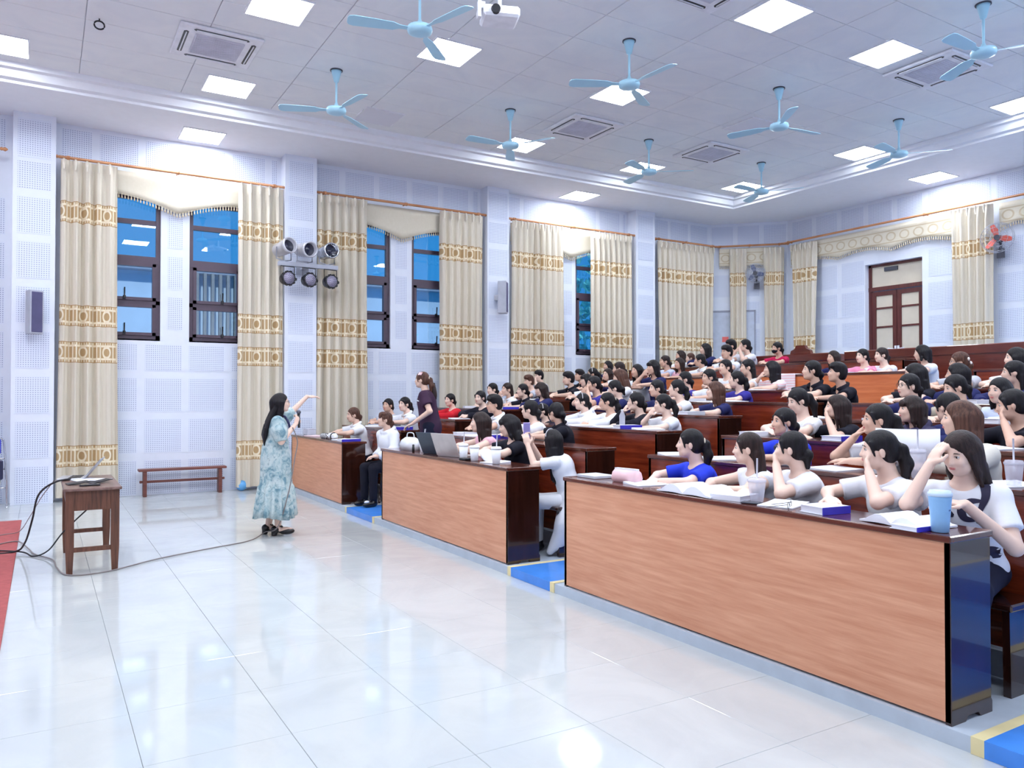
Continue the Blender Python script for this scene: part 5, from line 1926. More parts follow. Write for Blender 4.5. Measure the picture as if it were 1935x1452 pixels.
def seat_person(label, px, py, row, arms, q, pitch, hair, hc, top, col, extra='', near=False, lean=None, group='students in the lecture hall', dX=0.55, roll=0, turn=None, fix=None):
    X, zf = ROWX[row], ROWZ[row]
    T = at_x(px, py, X + dX)
    az = math.degrees(math.atan2(T[0], T[1]))
    psi = az + q
    b = max(-18, min(24, psi * 0.38))
    if arms == 'h':
        b = max(-30, min(40, psi * 0.6))
    if turn is not None:
        b = turn
    if lean is None:
        lean = 14 if arms != 'h' else 6
    p = Pose(lean, max(-75, min(75, psi - b)), pitch, roll, arms)
    if fix:
        fix(p)
    s = max(0.93, min(1.06, (T[2] - zf) / p.H[2]))
    th = math.radians(-90 - b)
    R = rotz(th)
    loc = T - R @ (p.H * s)
    o = thing('person', label, 'person', loc, th, group)
    o.scale = (s, s, s)
    own(link('body', body_mesh(p, 0.0062 if near else 0.0100 if row < 4 else 0.0125), o), SKINS[(int(px) + row) % 3 if not near else 0])
    own(link('top', top_mesh(p, top, 0.008 if near else 0.011 if row < 4 else 0.014), o), CL[col])
    link('trousers', LEGS_ME, o)
    for sx in (-1, 1):
        link('shoe', SHOE_ME, o, (sx * 0.10, -0.40, 0))
    face_and_hair(o, p, hair, hc, extra, q < 40)
    return o, p


CROWD = [
 # label, px, py, row, arms, apparent turn, pitch, hair, hair colour, top, colour, extras
 ('student with brown tied-back hair in a white collared shirt, alone at the front left desk', 667, 784, 0, 'f', -15, -4, 'U', 'b', 'S', 'white', ''),
 ('smiling student with a tilted head in a grey top, second row by the window wall', 733, 766, 1, 'f', -50, 2, 'U', 'k', 'T', 'grey', ''),
 ('student in a white collared shirt just left of the standing woman, second row', 764, 764, 1, 'f', -40, 0, 'P', 'k', 'S', 'white', ''),
 ('student in a bright red top leaning on the desk, third row left', 850, 756, 2, 'f', -40, 0, 'U', 'k', 'J', 'red', ''),
 ('student with tilted head in a black jacket above the pink sleeveless top', 907, 752, 2, 'f', -50, 0, 'U', 'k', 'J', 'black', ''),
 ('student in a pale top in front of the white pillar, fourth row left', 930, 736, 3, 'f', -35, 0, 'U', 'k', 'S', 'white', ''),
 ('student with long wavy brown hair in a white shirt, hand at her mouth', 958, 736, 3, 'c', -30, 0, 'T', 'd', 'S', 'white', ''),
 ('student in a dark jacket right of the wavy-haired one, fourth row', 987, 738, 3, 'f', -25, 0, 'U', 'k', 'S', 'black', ''),
 ('half hidden student with greyish-brown hair in front of the patterned curtain', 999, 721, 4, 'f', -30, 0, 'S', 'b', 'T', 'grey', ''),
 ('young man with short black hair and hands at his mouth in front of the curtain', 1018, 711, 5, 'w', -30, 0, 'S', 'k', 'T', 'grey', ''),
 ('student with a dark fringe right of the one in a dark jacket, reading papers', 1021, 736, 3, 'f', -25, -10, 'F', 'd', 'J', 'navy', ''),
 ('young man with glasses in a white shirt behind the pink sleeveless top', 934, 764, 1, 'f', -10, 0, 'S', 'k', 'S', 'white', 'g'),
 ('woman with shoulder-length dark hair in a pink sleeveless top at the front middle desk', 906, 798, 0, 'f', 0, 0, 'L', 'd', 'V', 'palepink', ''),
 ('woman with black hair and a black top bending down at the front middle desk', 960, 804, 0, 'f', -6, -14, 'F', 'k', 'T', 'black', ''),
 ('student in a white shirt with tied black hair behind the raised phone', 1001, 774, 1, 'f', 14, 0, 'U', 'k', 'T', 'white', ''),
 ('pale-faced student with a hair band partly hidden behind the phone holder', 1024, 777, 2, 'f', -20, 0, 'U', 'k', 'J', 'black', 'b'),
 ('student in black with tied hair seen from behind, above the phone holder', 1050, 779, 1, 'f', 42, -6, 'U', 'k', 'S', 'black', ''),
 ('young man with short black hair in a black collared shirt, fifth row', 1074, 716, 4, 'f', -15, 0, 'S', 'k', 'S', 'black', ''),
 ('student in black right behind the young man in the black collared shirt', 1095, 710, 5, 'f', -20, 6, 'S', 'k', 'S', 'black', ''),
 ('student with a headband in front of the window wall, sixth row', 1119, 707, 5, 'f', -10, 0, 'P', 'k', 'T', 'black', 'b'),
 ('student half hidden between the headband wearer and the one in navy', 1107, 719, 4, 'f', -22, 0, 'F', 'k', 'T', 'white', ''),
 ('student in a navy shirt with both hands at her chin, fifth row', 1121, 726, 3, 'w', -20, 0, 'U', 'k', 'T', 'indigo', ''),
 ('student with long black hair topmost in front of the closed curtain, left of centre', 1148, 692, 6, 'f', -35, 0, 'L', 'k', 'T', 'navy', ''),
 ('round-faced student with dark hair in navy below the topmost long-haired one', 1148, 708, 5, 'f', -45, 2, 'L', 'd', 'J', 'navy', ''),
 ('partly hidden student in white right of the topmost long-haired one', 1169, 697, 5, 'f', -5, 0, 'U', 'd', 'T', 'white', ''),
 ('student with long brown hair in a white T-shirt bending forward, fifth row', 1170, 712, 4, 'f', 0, -14, 'L', 'b', 'T', 'white', ''),
 ('student with long dark hair in white in front of the rear white pillar', 1203, 701, 5, 'f', -40, 0, 'L', 'k', 'T', 'white', ''),
 ('student with a full fringe and a hand at her mouth beside the closed curtain', 1233, 694, 5, 'c', -40, -4, 'F', 'k', 'T', 'navy', ''),
 ('student in a white hoodie with folded arms, leftmost at the third row desk', 1099, 759, 2, 'f', -18, 2, 'U', 'k', 'H', 'white', 'b'),
 ('student in white with loose strands of hair, second at the third row middle desk', 1146, 759, 2, 'f', -10, -4, 'P', 'k', 'J', 'white', 't'),
 ('student in a black shirt with a hand at her mouth, third row middle desk', 1201, 759, 2, 'c', 0, 0, 'U', 'k', 'J', 'black', ''),
 ('student in navy bending down behind the one with loose strands', 1161, 734, 3, 'f', 0, -16, 'U', 'k', 'T', 'navy', ''),
 ('student peeking out behind the black-haired one lifting a bottle', 1240, 734, 3, 'f', -22, 0, 'U', 'k', 'T', 'navy', ''),
 ('student with tied-back hair in pale blue at the left of the seventh row', 1256, 683, 6, 'f', -20, 0, 'U', 'd', 'T', 'lightblue', ''),
 ('brown-haired student at the back in front of the closed curtain, rear left', 1285, 672, 7, 'f', -22, 0, 'L', 'd', 'T', 'white', ''),
 ('student with dark curly hair in pale pink, seventh row left', 1283, 687, 6, 'f', -42, 0, 'L', 'd', 'T', 'palepink', ''),
 ('student with reddish-brown hair between two others, left rear', 1304, 677, 7, 'f', -20, 0, 'U', 'b', 'T', 'white', ''),
 ('student in a white shirt with black tied hair, seventh row centre left', 1322, 681, 6, 'f', -4, 0, 'U', 'k', 'S', 'white', ''),
 ('student with long dark hair furthest back beside the edge of the closed curtain', 1332, 660, 7, 'f', -20, 0, 'L', 'k', 'J', 'navy', ''),
 ('young man in white with short hair in front of the grey corner door', 1373, 666, 6, 'f', -40, 0, 'S', 'k', 'S', 'white', ''),
 ('dark-haired head just behind the young man in front of the corner door', 1381, 654, 7, 'f', -20, 0, 'S', 'k', 'T', 'white', ''),
 ('student in white with clasped hands at her face, back row before the corner', 1407, 653, 7, 'w', -10, 6, 'U', 'k', 'T', 'white', ''),
 ('student in a crimson top wearing a black face mask at the back', 1468, 658, 7, 'f', -35, -4, 'U', 'k', 'T', 'crimson', 'm'),
 ('student with tied hair and a pale top left of the two dark-haired heads, sixth row', 1370, 694, 5, 'f', -42, 4, 'U', 'k', 'T', 'white', ''),
 ('student with shoulder-length black hair left of the pink-striped one', 1412, 694, 5, 'f', -15, 0, 'T', 'k', 'T', 'white', ''),
 ('student with very long black hair in a pink striped top, chin on her hand', 1457, 697, 5, 'c', -5, 0, 'X', 'k', 'T', 'stripe', ''),
 ('student in a navy shirt with dark tied hair, fifth row middle', 1293, 717, 4, 'f', -15, 0, 'U', 'k', 'T', 'indigo', ''),
 ('student with dark hair right of the navy shirt, reading papers, fifth row middle', 1339, 713, 4, 'f', -30, 0, 'U', 'k', 'T', 'white', ''),
 ('student with a ponytail in a navy V-neck at the right end of the fifth row', 1391, 717, 4, 'f', -5, 4, 'P', 'k', 'T', 'indigo', ''),
 ('student in a plain white T-shirt with tied-back hair, fourth row middle', 1278, 734, 3, 'f', -5, 4, 'P', 'k', 'T', 'white', ''),
 ('student with long light brown hair in a dark navy top, fourth row', 1350, 738, 3, 'f', -5, 0, 'L', 'b', 'T', 'navy', ''),
 ('student in white with black hair beside a clear bottle, third row right end', 1252, 763, 2, 'c', -8, -6, 'P', 'k', 'T', 'white', ''),
 ('student in a black jacket with dark hair, left of the one looking up', 1533, 700, 4, 'f', -15, 4, 'U', 'k', 'S', 'black', ''),
 ('person in a black jacket looking up, in front of the orange desk', 1582, 705, 4, 'f', -6, 10, 'S', 'k', 'S', 'black', ''),
 ('student with dark hair at the back between the crested pew and the orange desk', 1574, 676, 6, 'f', -40, 0, 'L', 'd', 'T', 'navy', ''),
 ('student in a pink top at the orange desk below the double door', 1629, 673, 6, 'f', -42, 0, 'U', 'k', 'T', 'pink', ''),
 ('student in a white T-shirt at the orange desk right of the pink top', 1665, 671, 6, 'f', -30, 0, 'U', 'd', 'T', 'white', ''),
 ('student in a white T-shirt looking down, left of the one covering her mouth', 1507, 757, 2, 'f', -30, -16, 'P', 'k', 'T', 'white', ''),
 ('student with long wavy brown hair in black covering her mouth with a hand', 1580, 769, 2, 'l', -10, 0, 'L', 'd', 'T', 'black', ''),
 ('student in blue looking towards the front, behind the hand-at-mouth girl in the front row', 1480, 797, 1, 'f', -30, 0, 'U', 'k', 'T', 'blue', ''),
 ('student in white leaning her cheek on a raised arm, second row right desk', 1657, 793, 1, 'ck', -15, 0, 'P', 'k', 'T', 'white', ''),
 ('student with a black bob in white leaning on the orange desk by the door', 1741, 667, 6, 'f', 0, -6, 'B', 'k', 'T', 'white', ''),
 ('student with a big white hair clip and glasses in front of the long pew', 1812, 684, 5, 'f', -10, 0, 'U', 'b', 'T', 'grey', 'cg'),
 ('dark-haired student in black partly hidden below the black-bobbed one', 1727, 707, 4, 'f', -10, -8, 'L', 'k', 'T', 'black', ''),
 ('student with glasses and short dark hair, right block fourth row', 1716, 729, 3, 'f', -30, 0, 'U', 'k', 'T', 'navy', 'g'),
 ('student with a long dark braid in a navy jacket, right block', 1807, 707, 4, 'f', 0, 0, 'X', 'k', 'J', 'navy', ''),
 ('student in beige looking down with tied black hair, right block fourth row', 1804, 732, 3, 'f', -25, -14, 'U', 'k', 'T', 'beige', ''),
 ('student with long dark hair in pale blue facing the camera most, right block', 1888, 738, 3, 'f', -48, -4, 'L', 'k', 'J', 'lightblue', ''),
 ('dark-haired student in navy above the pale blue one at the right edge', 1914, 704, 4, 'f', -10, 0, 'T', 'k', 'J', 'navy', ''),
 ('dark-haired student furthest back at the right edge', 1918, 677, 5, 'f', -15, 0, 'L', 'k', 'T', 'white', ''),
 ('student with a thin fringe in a dark grey hoodie, right block third row', 1721, 773, 2, 'f', -20, 0, 'F', 'd', 'H', 'darkgrey', ''),
 ('student in navy turned away, dark hair from behind, right block third row', 1790, 769, 2, 'f', 42, -8, 'U', 'k', 'J', 'navy', ''),
 ('student in black hiding her face behind a raised fist at the right edge', 1911, 765, 2, 'lk', -2, -8, 'U', 'k', 'T', 'black', ''),
 ('student with long straight brown hair in a cream jacket holding up a paper', 1812, 791, 1, 'f', -5, 0, 'X', 'b', 'J', 'cream', ''),
]
for (lab, px, py, row, arms, q, pit, hair, hc, top, col, ex) in CROWD:
    seat_person(lab, px, py, row, arms, q, pit, hair, hc, top, col, ex)

# the front row of the right block, closest to the camera
girl_blue, pb = seat_person('student in a bright blue T-shirt with a ponytail in the front right row', 1303, 838, 0, 'f', 2, 2, 'P', 'k', 'T', 'blue', 't', True, dX=0.56)
girl_brown, _ = seat_person('student with straight brown hair in a white sleeveless top with dark trim, front right row', 1412, 847, 0, 'f', 4, -2, 'T', 'd', 'V', 'white', '', True)
girl_mouth, _ = seat_person('student in a white T-shirt with a hand at her mouth, middle of the front row', 1494, 847, 0, 'l', 12, 0, 'U', 'k', 'T', 'white', '', True)
girl_cheek, _ = seat_person('student in a white T-shirt resting her cheek on a fist, long ponytail, front right row', 1660, 850, 0, 'lk', -8, -2, 'P', 'k', 'T', 'white', '', True)
def across(p):
    # left elbow hangs off the end of the desk, the forearm lies across in front of her
    p.arms = 'coz'
    p.E[1] = p.S[1] + np.array([0.085, -0.10, -0.225])
    p.W[1] = np.array([0.06, -0.36, 0.90])
    p.Hd[1] = (np.array([-0.85, -0.45, 0.1]), np.array([0.2, 0.2, -1.0]), np.array([0, -1, 0.3]), 0.35)


girl_print, pp_ = seat_person('student in a white T-shirt with a large black print, hand at her forehead', 1815, 856, 0, 'co', -55, -18, 'L', 'd', 'T', 'white', '', True, turn=-16, fix=across)
# paper held up by the student with long brown hair
o = thing('paper_sheet', 'white sheet of paper held up by the student with long brown hair', 'paper', (4.36, 2.72, 1.20), math.radians(-60))
n = 8
vs = []
for i in range(n):
    x = -0.17 + 0.34 * i / (n - 1)
    for z in (-0.10, 0.10):
        vs += [(x, 0.05 * math.cos(x * 9), z + 0.25 * x * x), (x, 0.05 * math.cos(x * 9) + 0.002, z + 0.25 * x * x)]
fs = []
for i in range(n - 1):
    a, b = 4 * i, 4 * i + 4
    fs += [(a, a + 2, b + 2, b), (a + 1, b + 1, b + 3, a + 3), (a, b, b + 1, a + 1), (a + 2, a + 3, b + 3, b + 2)]
MB().add(vs, fs, 0, True).build('sheet', PAPER, o)
o = thing('water_bottle', 'clear plastic water bottle beside the student at the right end of the third row', 'bottle', (5.20, 6.38, dtop(2)))
MB().lathe([(0.03, 0), (0.032, 0.01), (0.03, 0.06), (0.032, 0.13), (0.014, 0.17), (0.012, 0.18)], 16).build('bottle_body', CLEARP, o)
MB().lathe([(0.014, 0.178), (0.014, 0.195)], 12).build('cap', WHITEP, o)

from mathutils.bvhtree import BVHTree


def print_on(top_obj, name, strokes, mat, off=0.003):
    """flat print laid onto the front of a shirt: strokes are (x, z, half width) paths in the shirt's own frame"""
    me = top_obj.data
    bv = BVHTree.FromPolygons([v.co for v in me.vertices], [tuple(p.vertices) for p in me.polygons])
    mb = MB()
    for st in strokes:
        P = np.array(smooth_path([(a, b, c) for a, b, c in st], 6))
        vs = []
        for i in range(len(P)):
            t = unit(np.append(P[min(i + 1, len(P) - 1), :2] - P[max(i - 1, 0), :2], 0))
            nrm = np.array([-t[1], t[0]])
            for s in (-1, -0.33, 0.33, 1):
                x, z = P[i, :2] + nrm * P[i, 2] * s
                hit = bv.ray_cast(Vector((x, -2, z)), Vector((0, 1, 0)))
                y = hit[0].y if hit[0] is not None else -0.1
                vs.append((x, y - off, z))
        fs = []
        for i in range(len(P) - 1):
            for k in range(3):
                a = 4 * i + k
                fs.append((a, a + 1, a + 5, a + 4))
        mb.add(vs, fs, 0, True)
    return mb.build(name, mat, top_obj)


tp_ = [c for c in girl_print.children if c.name.startswith('top')][0]
INK = plain('print_ink', (38, 34, 62), 0.7)
cx, cz = 0.070, 0.895
print_on(tp_, 'letter_print', [[(cx - 0.0633, cz + 0.0633, 0.0044), (cx - 0.0345, cz + 0.0978, 0.0132), (cx + 0.0172, cz + 0.0920, 0.0220), (cx + 0.0345, cz + 0.0345, 0.0187), (cx + 0.0138, cz - 0.0345, 0.0110), (cx + 0.0000, cz - 0.1035, 0.0044)],
                               [(cx + 0.0230, cz + 0.0057, 0.0055), (cx - 0.0287, cz + 0.0000, 0.0154), (cx - 0.0633, cz - 0.0403, 0.0198), (cx - 0.0517, cz - 0.0805, 0.0165), (cx - 0.0115, cz - 0.0862, 0.0088), (cx + 0.0069, cz - 0.0690, 0.0044)],
                               [(-0.09, 0.80, 0.01), (-0.06, 0.83, 0.02), (-0.03, 0.82, 0.008)]], INK)
print_on(tp_, 'blot_print', [[(0.10, 0.66, 0.02), (0.125, 0.65, 0.024), (0.13, 0.62, 0.012)], [(0.07, 0.60, 0.008), (0.10, 0.585, 0.022), (0.12, 0.57, 0.012)]], INK)
tp_ = [c for c in girl_blue.children if c.name.startswith('top')][0]
print_on(tp_, 'badge_print', [[(0.055, 0.905, 0.004), (0.085, 0.885, 0.012), (0.115, 0.90, 0.003)], [(0.07, 0.885, 0.003), (0.085, 0.868, 0.006), (0.095, 0.875, 0.002)]], WHITEP)

# ------------------------------------------------------------------ the lecturer and three others with poses of their own
def standing_body(p, h):
    F = Field(h)
    up = p.up
    z = p.P[2]
    F.ell(p.P + up * 0.02, (0.145, 0.105, 0.10), None, 0.03)
    F.ell(p.P + up * 0.16, (0.118, 0.088, 0.13), None, 0.04)
    F.ell(p.C + up * 0.02, (0.138, 0.096, 0.15), None, 0.04)
    F.cone(p.S[0], p.S[1], 0.046, 0.046, 0.04)
    F.cone(p.N - up * 0.03 + np.array([0, 0.008, 0]), p.H + p.R @ np.array([0, 0.025, -0.055]), 0.052, 0.046, 0.03)
    for i in (0, 1):
        F.cone(p.S[i], p.E[i], 0.043, 0.035, 0.03)
        F.cone(p.E[i], p.W[i], 0.036, 0.023, 0.012)
        d, n, t, c = p.Hd[i]
        add_hand(F, p.W[i], d, n, t, c)
    for i, s in ((0, -1), (1, 1)):
        fy = 0.05 * s
        F.cone((s * 0.085, 0, z), (s * 0.075, -0.01 + fy * 0.5, z * 0.53), 0.082, 0.052, 0.03)
        F.cone((s * 0.075, -0.01 + fy * 0.5, z * 0.53), (s * 0.07, 0.02 + fy, 0.11), 0.052, 0.034, 0.03)
        F.ell((s * 0.07, -0.045 + fy, 0.065), (0.033, 0.095, 0.028), None, 0.02)
    add_head(F, p.H, p.R)
    return F.mesh('body', SKINS[0])


def m_floral():
    k = NT('floral_chiffon')
    f = k.noise(k.coord(), 9, 5, 0.6, 1.2)
    g = k.noise(k.mapping(k.coord(), loc=(3, 1, 2)), 22, 3, 0.6, 1.0)
    base = k.ramp(f, [(0.40, srgb(194, 208, 208)), (0.53, srgb(168, 191, 196)), (0.63, srgb(112, 148, 162))])
    k.set(col=k.mix(k.M('MULTIPLY', k.M('GREATER_THAN', g, 0.60), 0.5), base, srgb(104, 138, 148)), rough=0.7, spec=0.25)
    return k.m


FLORAL = m_floral()
LP = Pose(3, 0, 3, 0, 'f', seat=0.86)
LP.E = [np.array([-0.20, -0.06, 1.05]), LP.S[1] + np.array([0.13, -0.16, 0.10])]
LP.W = [np.array([-0.06, -0.215, 1.235]), LP.S[1] + np.array([0.19, -0.33, 0.275])]
LP.Hd = [(np.array([0.25, -0.35, 0.9]), np.array([0.6, 0.5, 0.1]), np.array([0.5, -0.5, 0.6]), 1.0), (np.array([0.2, -0.95, 0.06]), np.array([0, 0.1, -1.0]), np.array([-1, 0, 0]), 0.3)]
lth = math.radians(76)
lect = thing('person', 'standing lecturer with long black hair in a pale blue floral dress, arm raised', 'person', (2.16, 8.52, 0.0), lth)
LS = 0.965
lect.scale = (LS, LS, LS)
own(link('body', standing_body(LP, 0.0065), lect), SKINS[0])
# skirt with gathered tiers
sk = MB()
prof = [(0.205, 0.245), (0.30, 0.235), (0.42, 0.222), (0.54, 0.205), (0.57, 0.188), (0.66, 0.180), (0.76, 0.178), (0.86, 0.174), (0.93, 0.166), (0.99, 0.154), (1.03, 0.138)]
n = 120
vs = []
for j, (z, r) in enumerate(prof):
    for i in range(n):
        a = 2 * PI * i / n
        am = (0.016 * (1.04 - z) / 0.84) * (1.3 if z < 0.56 else 0.8)
        rr = r + am * math.sin(a * 17 + (0.8 if z < 0.56 else 0)) + 0.006 * math.sin(5 * a + z * 6)
        vs.append((rr * 1.02 * math.cos(a), rr * 0.92 * math.sin(a) - 0.004, z + (0.018 * math.sin(3 * a) if j == 0 else 0)))
sk.add(vs, [(j * n + i, j * n + (i + 1) % n, (j + 1) * n + (i + 1) % n, (j + 1) * n + i) for j in range(len(prof) - 1) for i in range(n)], 0, True)
sko = sk.build('skirt', FLORAL, lect)
sm_ = sko.modifiers.new('thick', 'SOLIDIFY')
sm_.thickness = 0.004
F = Field(0.008)
up = LP.up
F.ell(LP.P + up * 0.16, (0.160, 0.138, 0.11), None, 0.05).ell(LP.C + up * 0.02, (0.158, 0.118, 0.155), None, 0.05).cone(LP.S[0], LP.S[1], 0.060, 0.060, 0.04)
for i in (0, 1):
    d = LP.E[i] - LP.S[i]
    F.cone(LP.S[i], LP.S[i] + d * 0.5, 0.062, 0.085, 0.03)
    F.cone(LP.S[i] + d * 0.5, LP.S[i] + d * 1.02, 0.085, 0.062, 0.03, cuts=[(LP.S[i] + d * 1.0, unit(d))])
F.ell(LP.N + np.array([0, -0.04, 0.03]), (0.068, 0.085, 0.062), None, 0.01, sub=True).ell(LP.N + np.array([0, 0, 0.06]), (0.060, 0.062, 0.06), None, 0.01, sub=True)
F.cut(LP.P + up * 0.10, (0, 0, -1))
link('bodice', F.mesh('bodice', FLORAL), lect)
cl_ = MB()
NAVYB = plain('navy_trim', (44, 46, 92), 0.6)
c = LP.N + np.array([0, -0.01, 0.015])
cl_.tube(smooth_path([c + np.array([0.074 * math.sin(t), -0.07 * math.cos(t), -0.035 * math.cos(t)]) for t in np.linspace(0.2, 2 * PI - 0.2, 11)], 4), 0.013, 6)
for s in (-1, 1):
    cl_.tube(smooth_path([c + np.array([s * 0.016, -0.068, -0.036]), c + np.array([s * 0.03, -0.105, -0.10]), c + np.array([s * 0.035, -0.125, -0.20])], 4), [0.012] * 9, 6)
cl_.build('collar', NAVYB, lect)
face_and_hair(lect, LP, 'X', 'k', 'g')
HM = LP.H
lh = MB()
for k in range(9):
    x = -0.085 + 0.0212 * k
    lh.tube(smooth_path([HM + np.array([x * 0.9, 0.070 - abs(x) * 0.3, -0.04]), HM + np.array([x * 1.05, 0.150 - abs(x) * 0.3, -0.22]), HM + np.array([x * 1.05, 0.185 - abs(x) * 0.2, -0.36]), HM + np.array([x * 0.9, 0.175, -0.47 - 0.04 * (k % 2)])], 5), [0.026] * 11 + [0.018, 0.014, 0.010, 0.007, 0.004], 8)
lh.build('hair_lengths', HAIRS['k'], lect)


def heel_shoe():
    G = Field(0.007)
    G.ell((0, -0.075, 0.045), (0.042, 0.085, 0.036), None, 0.02).ell((0, 0.045, 0.075), (0.036, 0.045, 0.035), None, 0.03)
    G.cone((0, 0.055, 0.07), (0, 0.060, 0.0), 0.036, 0.030, 0.02)
    G.ell((0, -0.045, 0.105), (0.028, 0.065, 0.038), None, 0.01, sub=True).cut((0, 0, 0.0), (0, 0, -1))
    me = G.mesh('shoe', SHOE)
    return me


HS = heel_shoe()
stp = MB().tube([(0.036 * math.cos(t), 0.02 + 0.02 * math.sin(t) - 0.03, 0.105 + 0.01 * math.sin(t)) for t in np.linspace(0, 2 * PI, 15)], 0.006, 6, caps=False).mesh('ankle_strap', [SHOE])
for s in (-1, 1):
    so_ = link('shoe', HS, lect, (s * 0.07, 0.05 * s, 0.0))
    link('ankle_strap', stp, so_)
Rl = rotz(lth)


def lw(v):
    return Rl @ (np.array(v) * LS) + np.array([2.16, 8.52, 0])


mw = lw(LP.W[0] + np.array([0.028, -0.035, 0.05]))
mc = thing('microphone', 'black hand microphone held at the lecturer\'s mouth', 'microphone', tuple(mw), lth)
md = unit([0.16, 0.02, 0.95])
Rm = np.stack([unit(np.cross([0, 1, 0], md)), unit(np.cross(md, unit(np.cross([0, 1, 0], md)))), md], 1)
MB().lathe([(0.010, -0.09), (0.013, -0.085), (0.016, 0.06)], 14, (0, 0, 0), Rm).build('handle', BLACKP, mc)
MB().ball(md * 0.082, 0.025, 14, 10).build('grille', plain('mic_grille', (96, 96, 108), 0.4, metal=0.5), mc)

# standing woman in the left aisle
T = at_x(797, 718, 4.36)
WP = Pose(9, 10, 0, 0, 'f', seat=0.86)
WP.E = [np.array([-0.22, -0.02, 1.06]), np.array([0.24, 0.02, 1.06])]
WP.W = [np.array([-0.20, -0.20, 0.92]), np.array([0.20, -0.21, 0.90])]
for i, q in ((0, -1), (1, 1)):
    WP.Hd[i] = (np.array([-q * 0.25, -0.8, -0.35]), np.array([0, 0.3, -1.0]), np.array([-q, -0.2, 0]), 0.4)
wth = math.radians(-90 - 32)
wom = thing('person', 'standing woman in a dark purple tunic with a brown ponytail, beside a desk', 'person', tuple(T - rotz(wth) @ (WP.H * 1.02)), wth)
wom.scale = (1.02, 1.02, 1.02)
own(link('body', standing_body(WP, 0.0075), wom), SKINS[1])
F = Field(0.009)
up = WP.up
F.ell(WP.P + up * -0.02, (0.185, 0.145, 0.20), None, 0.05).ell(WP.P + up * 0.16, (0.160, 0.130, 0.15), None, 0.05).ell(WP.C + up * 0.02, (0.168, 0.128, 0.165), None, 0.05).cone(WP.S[0], WP.S[1], 0.062, 0.062, 0.04)
for i in (0, 1):
    d = WP.E[i] - WP.S[i]
    F.cone(WP.S[i], WP.S[i] + d * 0.9, 0.062, 0.075, 0.03, cuts=[(WP.S[i] + d * 0.62, unit(d))])
F.ell(WP.N + np.array([0, -0.04, 0.03]), (0.075, 0.085, 0.062), None, 0.01, sub=True).ell(WP.N + np.array([0, 0, 0.06]), (0.062, 0.064, 0.06), None, 0.01, sub=True)
F.cut(WP.P - np.array([0, 0, 0.14]), (0, 0, -1))
tun = link('tunic', F.mesh('tunic', CL['purple']), wom)
print_on(tun, 'chest_badge', [[(0.05, 1.20, 0.006), (0.10, 1.195, 0.008), (0.13, 1.19, 0.004)]], WHITEP)
F = Field(0.012)
for s in (-1, 1):
    F.cone((s * 0.085, 0, 0.86), (s * 0.08, 0, 0.12), 0.105, 0.075, 0.03)
link('trousers', F.mesh('trousers', TROUSER), wom)
for s in (-1, 1):
    link('shoe', SHOE_ME, wom, (s * 0.075, 0.05 * s, 0))
face_and_hair(wom, WP, 'P', 'b', 't')
cw = MB().box(-0.03, 0.03, -0.004, 0.004, -0.022, 0.022).build('hair_clip', plain('clip_pink', (246, 200, 206), 0.5), wom)
Hm = Matrix(WP.R.tolist()).to_4x4()
Hm.translation = Vector((WP.H + WP.R @ np.array([0.066, 0.0, 0.078])).tolist())
cw.matrix_local = Hm @ Matrix.Rotation(math.radians(60), 4, 'Z') @ Matrix.Rotation(math.radians(-35), 4, 'X')
tl = MB()
h0 = WP.H
tl.tube(smooth_path([h0 + np.array([0, 0.14, -0.05]), h0 + np.array([0.02, 0.17, -0.2]), h0 + np.array([0.0, 0.15, -0.32]), h0 + np.array([0.03, 0.17, -0.42])], 5), [0.034] * 10 + [0.03, 0.028, 0.022, 0.016, 0.01, 0.004], 8)
tl.build('ponytail', HAIRS['d'], wom)

# woman in the white hoodie sitting in the left aisle
T = at_x(727, 793, 3.86)
HP = Pose(10, 26, 8, 0, 'h')
HP.E[1] = np.array([0.22, -0.14, 0.74])
HP.W[1] = np.array([0.13, -0.34, 0.66])
HP.Hd[1] = (np.array([-0.5, -0.8, 0]), np.array([0, 0.0, -1.0]), np.array([-1, 0, 0]), 0.5)
hth = math.radians(-90 + 14)
hs = (T[2] - 0.07) / HP.H[2]
hoo = thing('person', 'woman with brown fringed hair in a white hoodie, sitting in the left aisle', 'person', tuple(T - rotz(hth) @ (HP.H * hs)), hth)
hoo.scale = (hs, hs, hs)
own(link('body', body_mesh(HP, 0.0075), hoo), SKINS[1])
own(link('top', top_mesh(HP, 'H', 0.009), hoo), CL['white'])
own(link('trousers', LEGS_ME, hoo), CL['black'])
for s in (-1, 1):
    link('shoe', SHOE_ME, hoo, (s * 0.10, -0.40, 0))
tg = MB().ball((0, -0.08, 0.075), 0.03, 10, 6, 0, (0.9, 1.3, 0.7))
link('shoe_tongue', tg.mesh('shoe_tongue', [WHITEP]), [c_ for c_ in hoo.children if c_.name.startswith('shoe')][1])
face_and_hair(hoo, HP, 'U', 'b', '')
fg = link('fringe', Field(0.007).ell((0, -0.074, 0.045), (0.060, 0.026, 0.045), None, 0.01).ell((0, -0.02, 0.075), (0.08, 0.075, 0.042), None, 0.02).mesh('fringe', HAIRS['b']), hoo)
Hm = Matrix(HP.R.tolist()).to_4x4()
Hm.translation = Vector(HP.H.tolist())
fg.matrix_local = Hm @ Matrix.Diagonal((HDS, HDS, HDS, 1))
lo_ = hoo.location
stl = thing('stool', 'dark stool under the woman in the white hoodie', 'stool', (lo_[0] + 0.02, lo_[1], 0.07))
MB().bbox(-0.17, 0.17, -0.16, 0.16, 0.40, 0.43, 0.01).build('seat', DARKEND, stl)
for sx in (-1, 1):
    for sy in (-1, 1):
        MB().tube([(sx * 0.15, sy * 0.14, 0), (sx * 0.12, sy * 0.11, 0.40)], 0.018, 8).build('leg', DARKEND, stl)

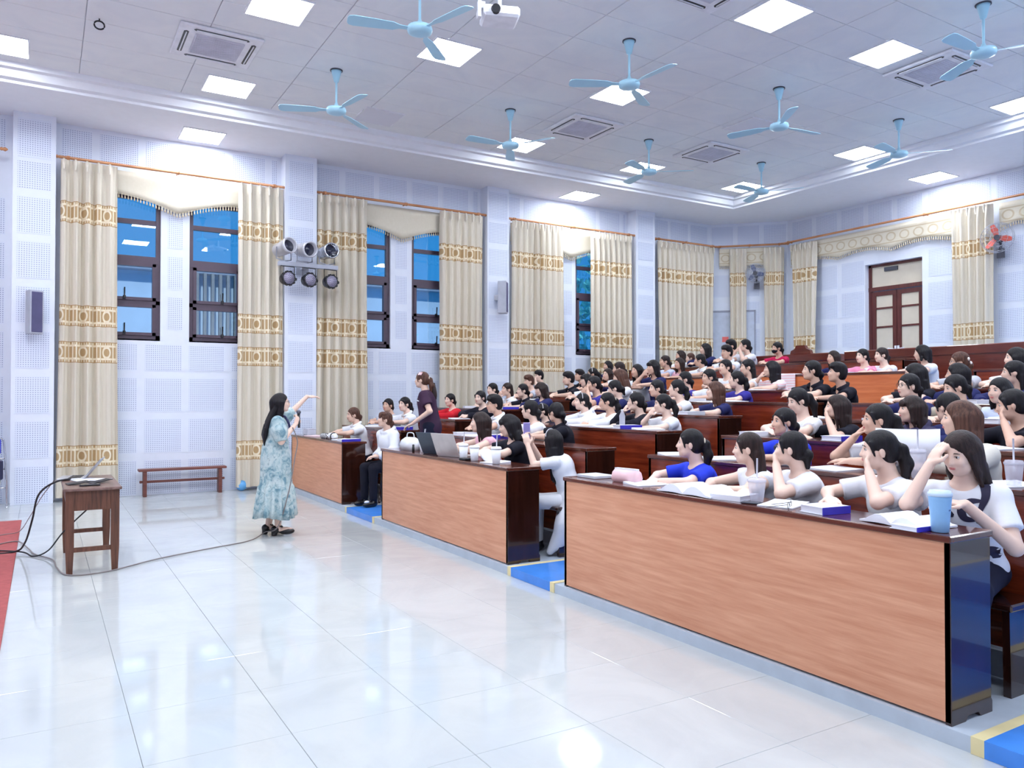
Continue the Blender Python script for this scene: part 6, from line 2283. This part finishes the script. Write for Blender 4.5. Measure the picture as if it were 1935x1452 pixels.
# woman in the white dress holding up a phone
T = at_x(1043, 832, 3.98)
PP = Pose(20, 30, -4, 0, 'f')
PP.E = [np.array([-0.17, -0.36, 0.875]), np.array([0.15, -0.36, 0.875])]
PP.W = [np.array([-0.055, -0.44, 1.075]), np.array([0.055, -0.45, 1.065])]
for i, q in ((0, -1), (1, 1)):
    PP.Hd[i] = (np.array([-q * 0.10, -0.25, 0.95]), np.array([-q * 0.8, -0.4, 0]), np.array([-q * 0.3, 0.9, 0.3]), 0.65)
pth = math.radians(-90 - 46)
ps = (T[2] - 0.07) / PP.H[2]
ploc = T - rotz(pth) @ (PP.H * ps)
pho = thing('person', 'woman with long black hair in a white dress, seen from behind, holding up a phone', 'person', tuple(ploc), pth)
pho.scale = (ps, ps, ps)
own(link('body', body_mesh(PP, 0.0065), pho), SKINS[0])
own(link('top', top_mesh(PP, 'T', 0.008), pho), CL['white'])
own(link('trousers', LEGS_ME, pho), CL['white'])
for s in (-1, 1):
    link('shoe', SHOE_ME, pho, (s * 0.10, -0.40, 0))
F = Field(0.010)
F.ell((0, 0.02, 0.60), (0.175, 0.135, 0.17), None, 0.05)
F.cone((0.04, 0.03, 0.52), (0.12, 0.0, 0.32), 0.165, 0.15, 0.06)
F.cone((0.12, 0.0, 0.32), (0.17, -0.20, 0.05), 0.15, 0.035, 0.06)
link('dress', F.mesh('dress', CL['white']), pho)
face_and_hair(pho, PP, 'X', 'k', 'b', False)
fw_ = rotz(pth) @ (np.array([0.0, -0.475, 1.205]) * ps) + ploc
pn = thing('phone', 'smartphone in a pink and violet case held up by the woman in the white dress', 'phone', tuple(fw_), pth - 0.75)
MB().bbox(-0.037, 0.037, -0.005, 0.005, -0.075, 0.075, 0.004).build('case', plain('phone_violet', (196, 176, 226), 0.4), pn)
MB().box(-0.033, 0.033, 0.0048, 0.006, -0.07, 0.07).build('screen', plain('phone_screen', (150, 140, 200), 0.2), pn)
MB().ball((0, -0.008, -0.03), 0.012, 8, 6, 0, (1.2, 0.5, 1)).build('sticker', plain('sticker_pink', (226, 110, 140), 0.4), pn)
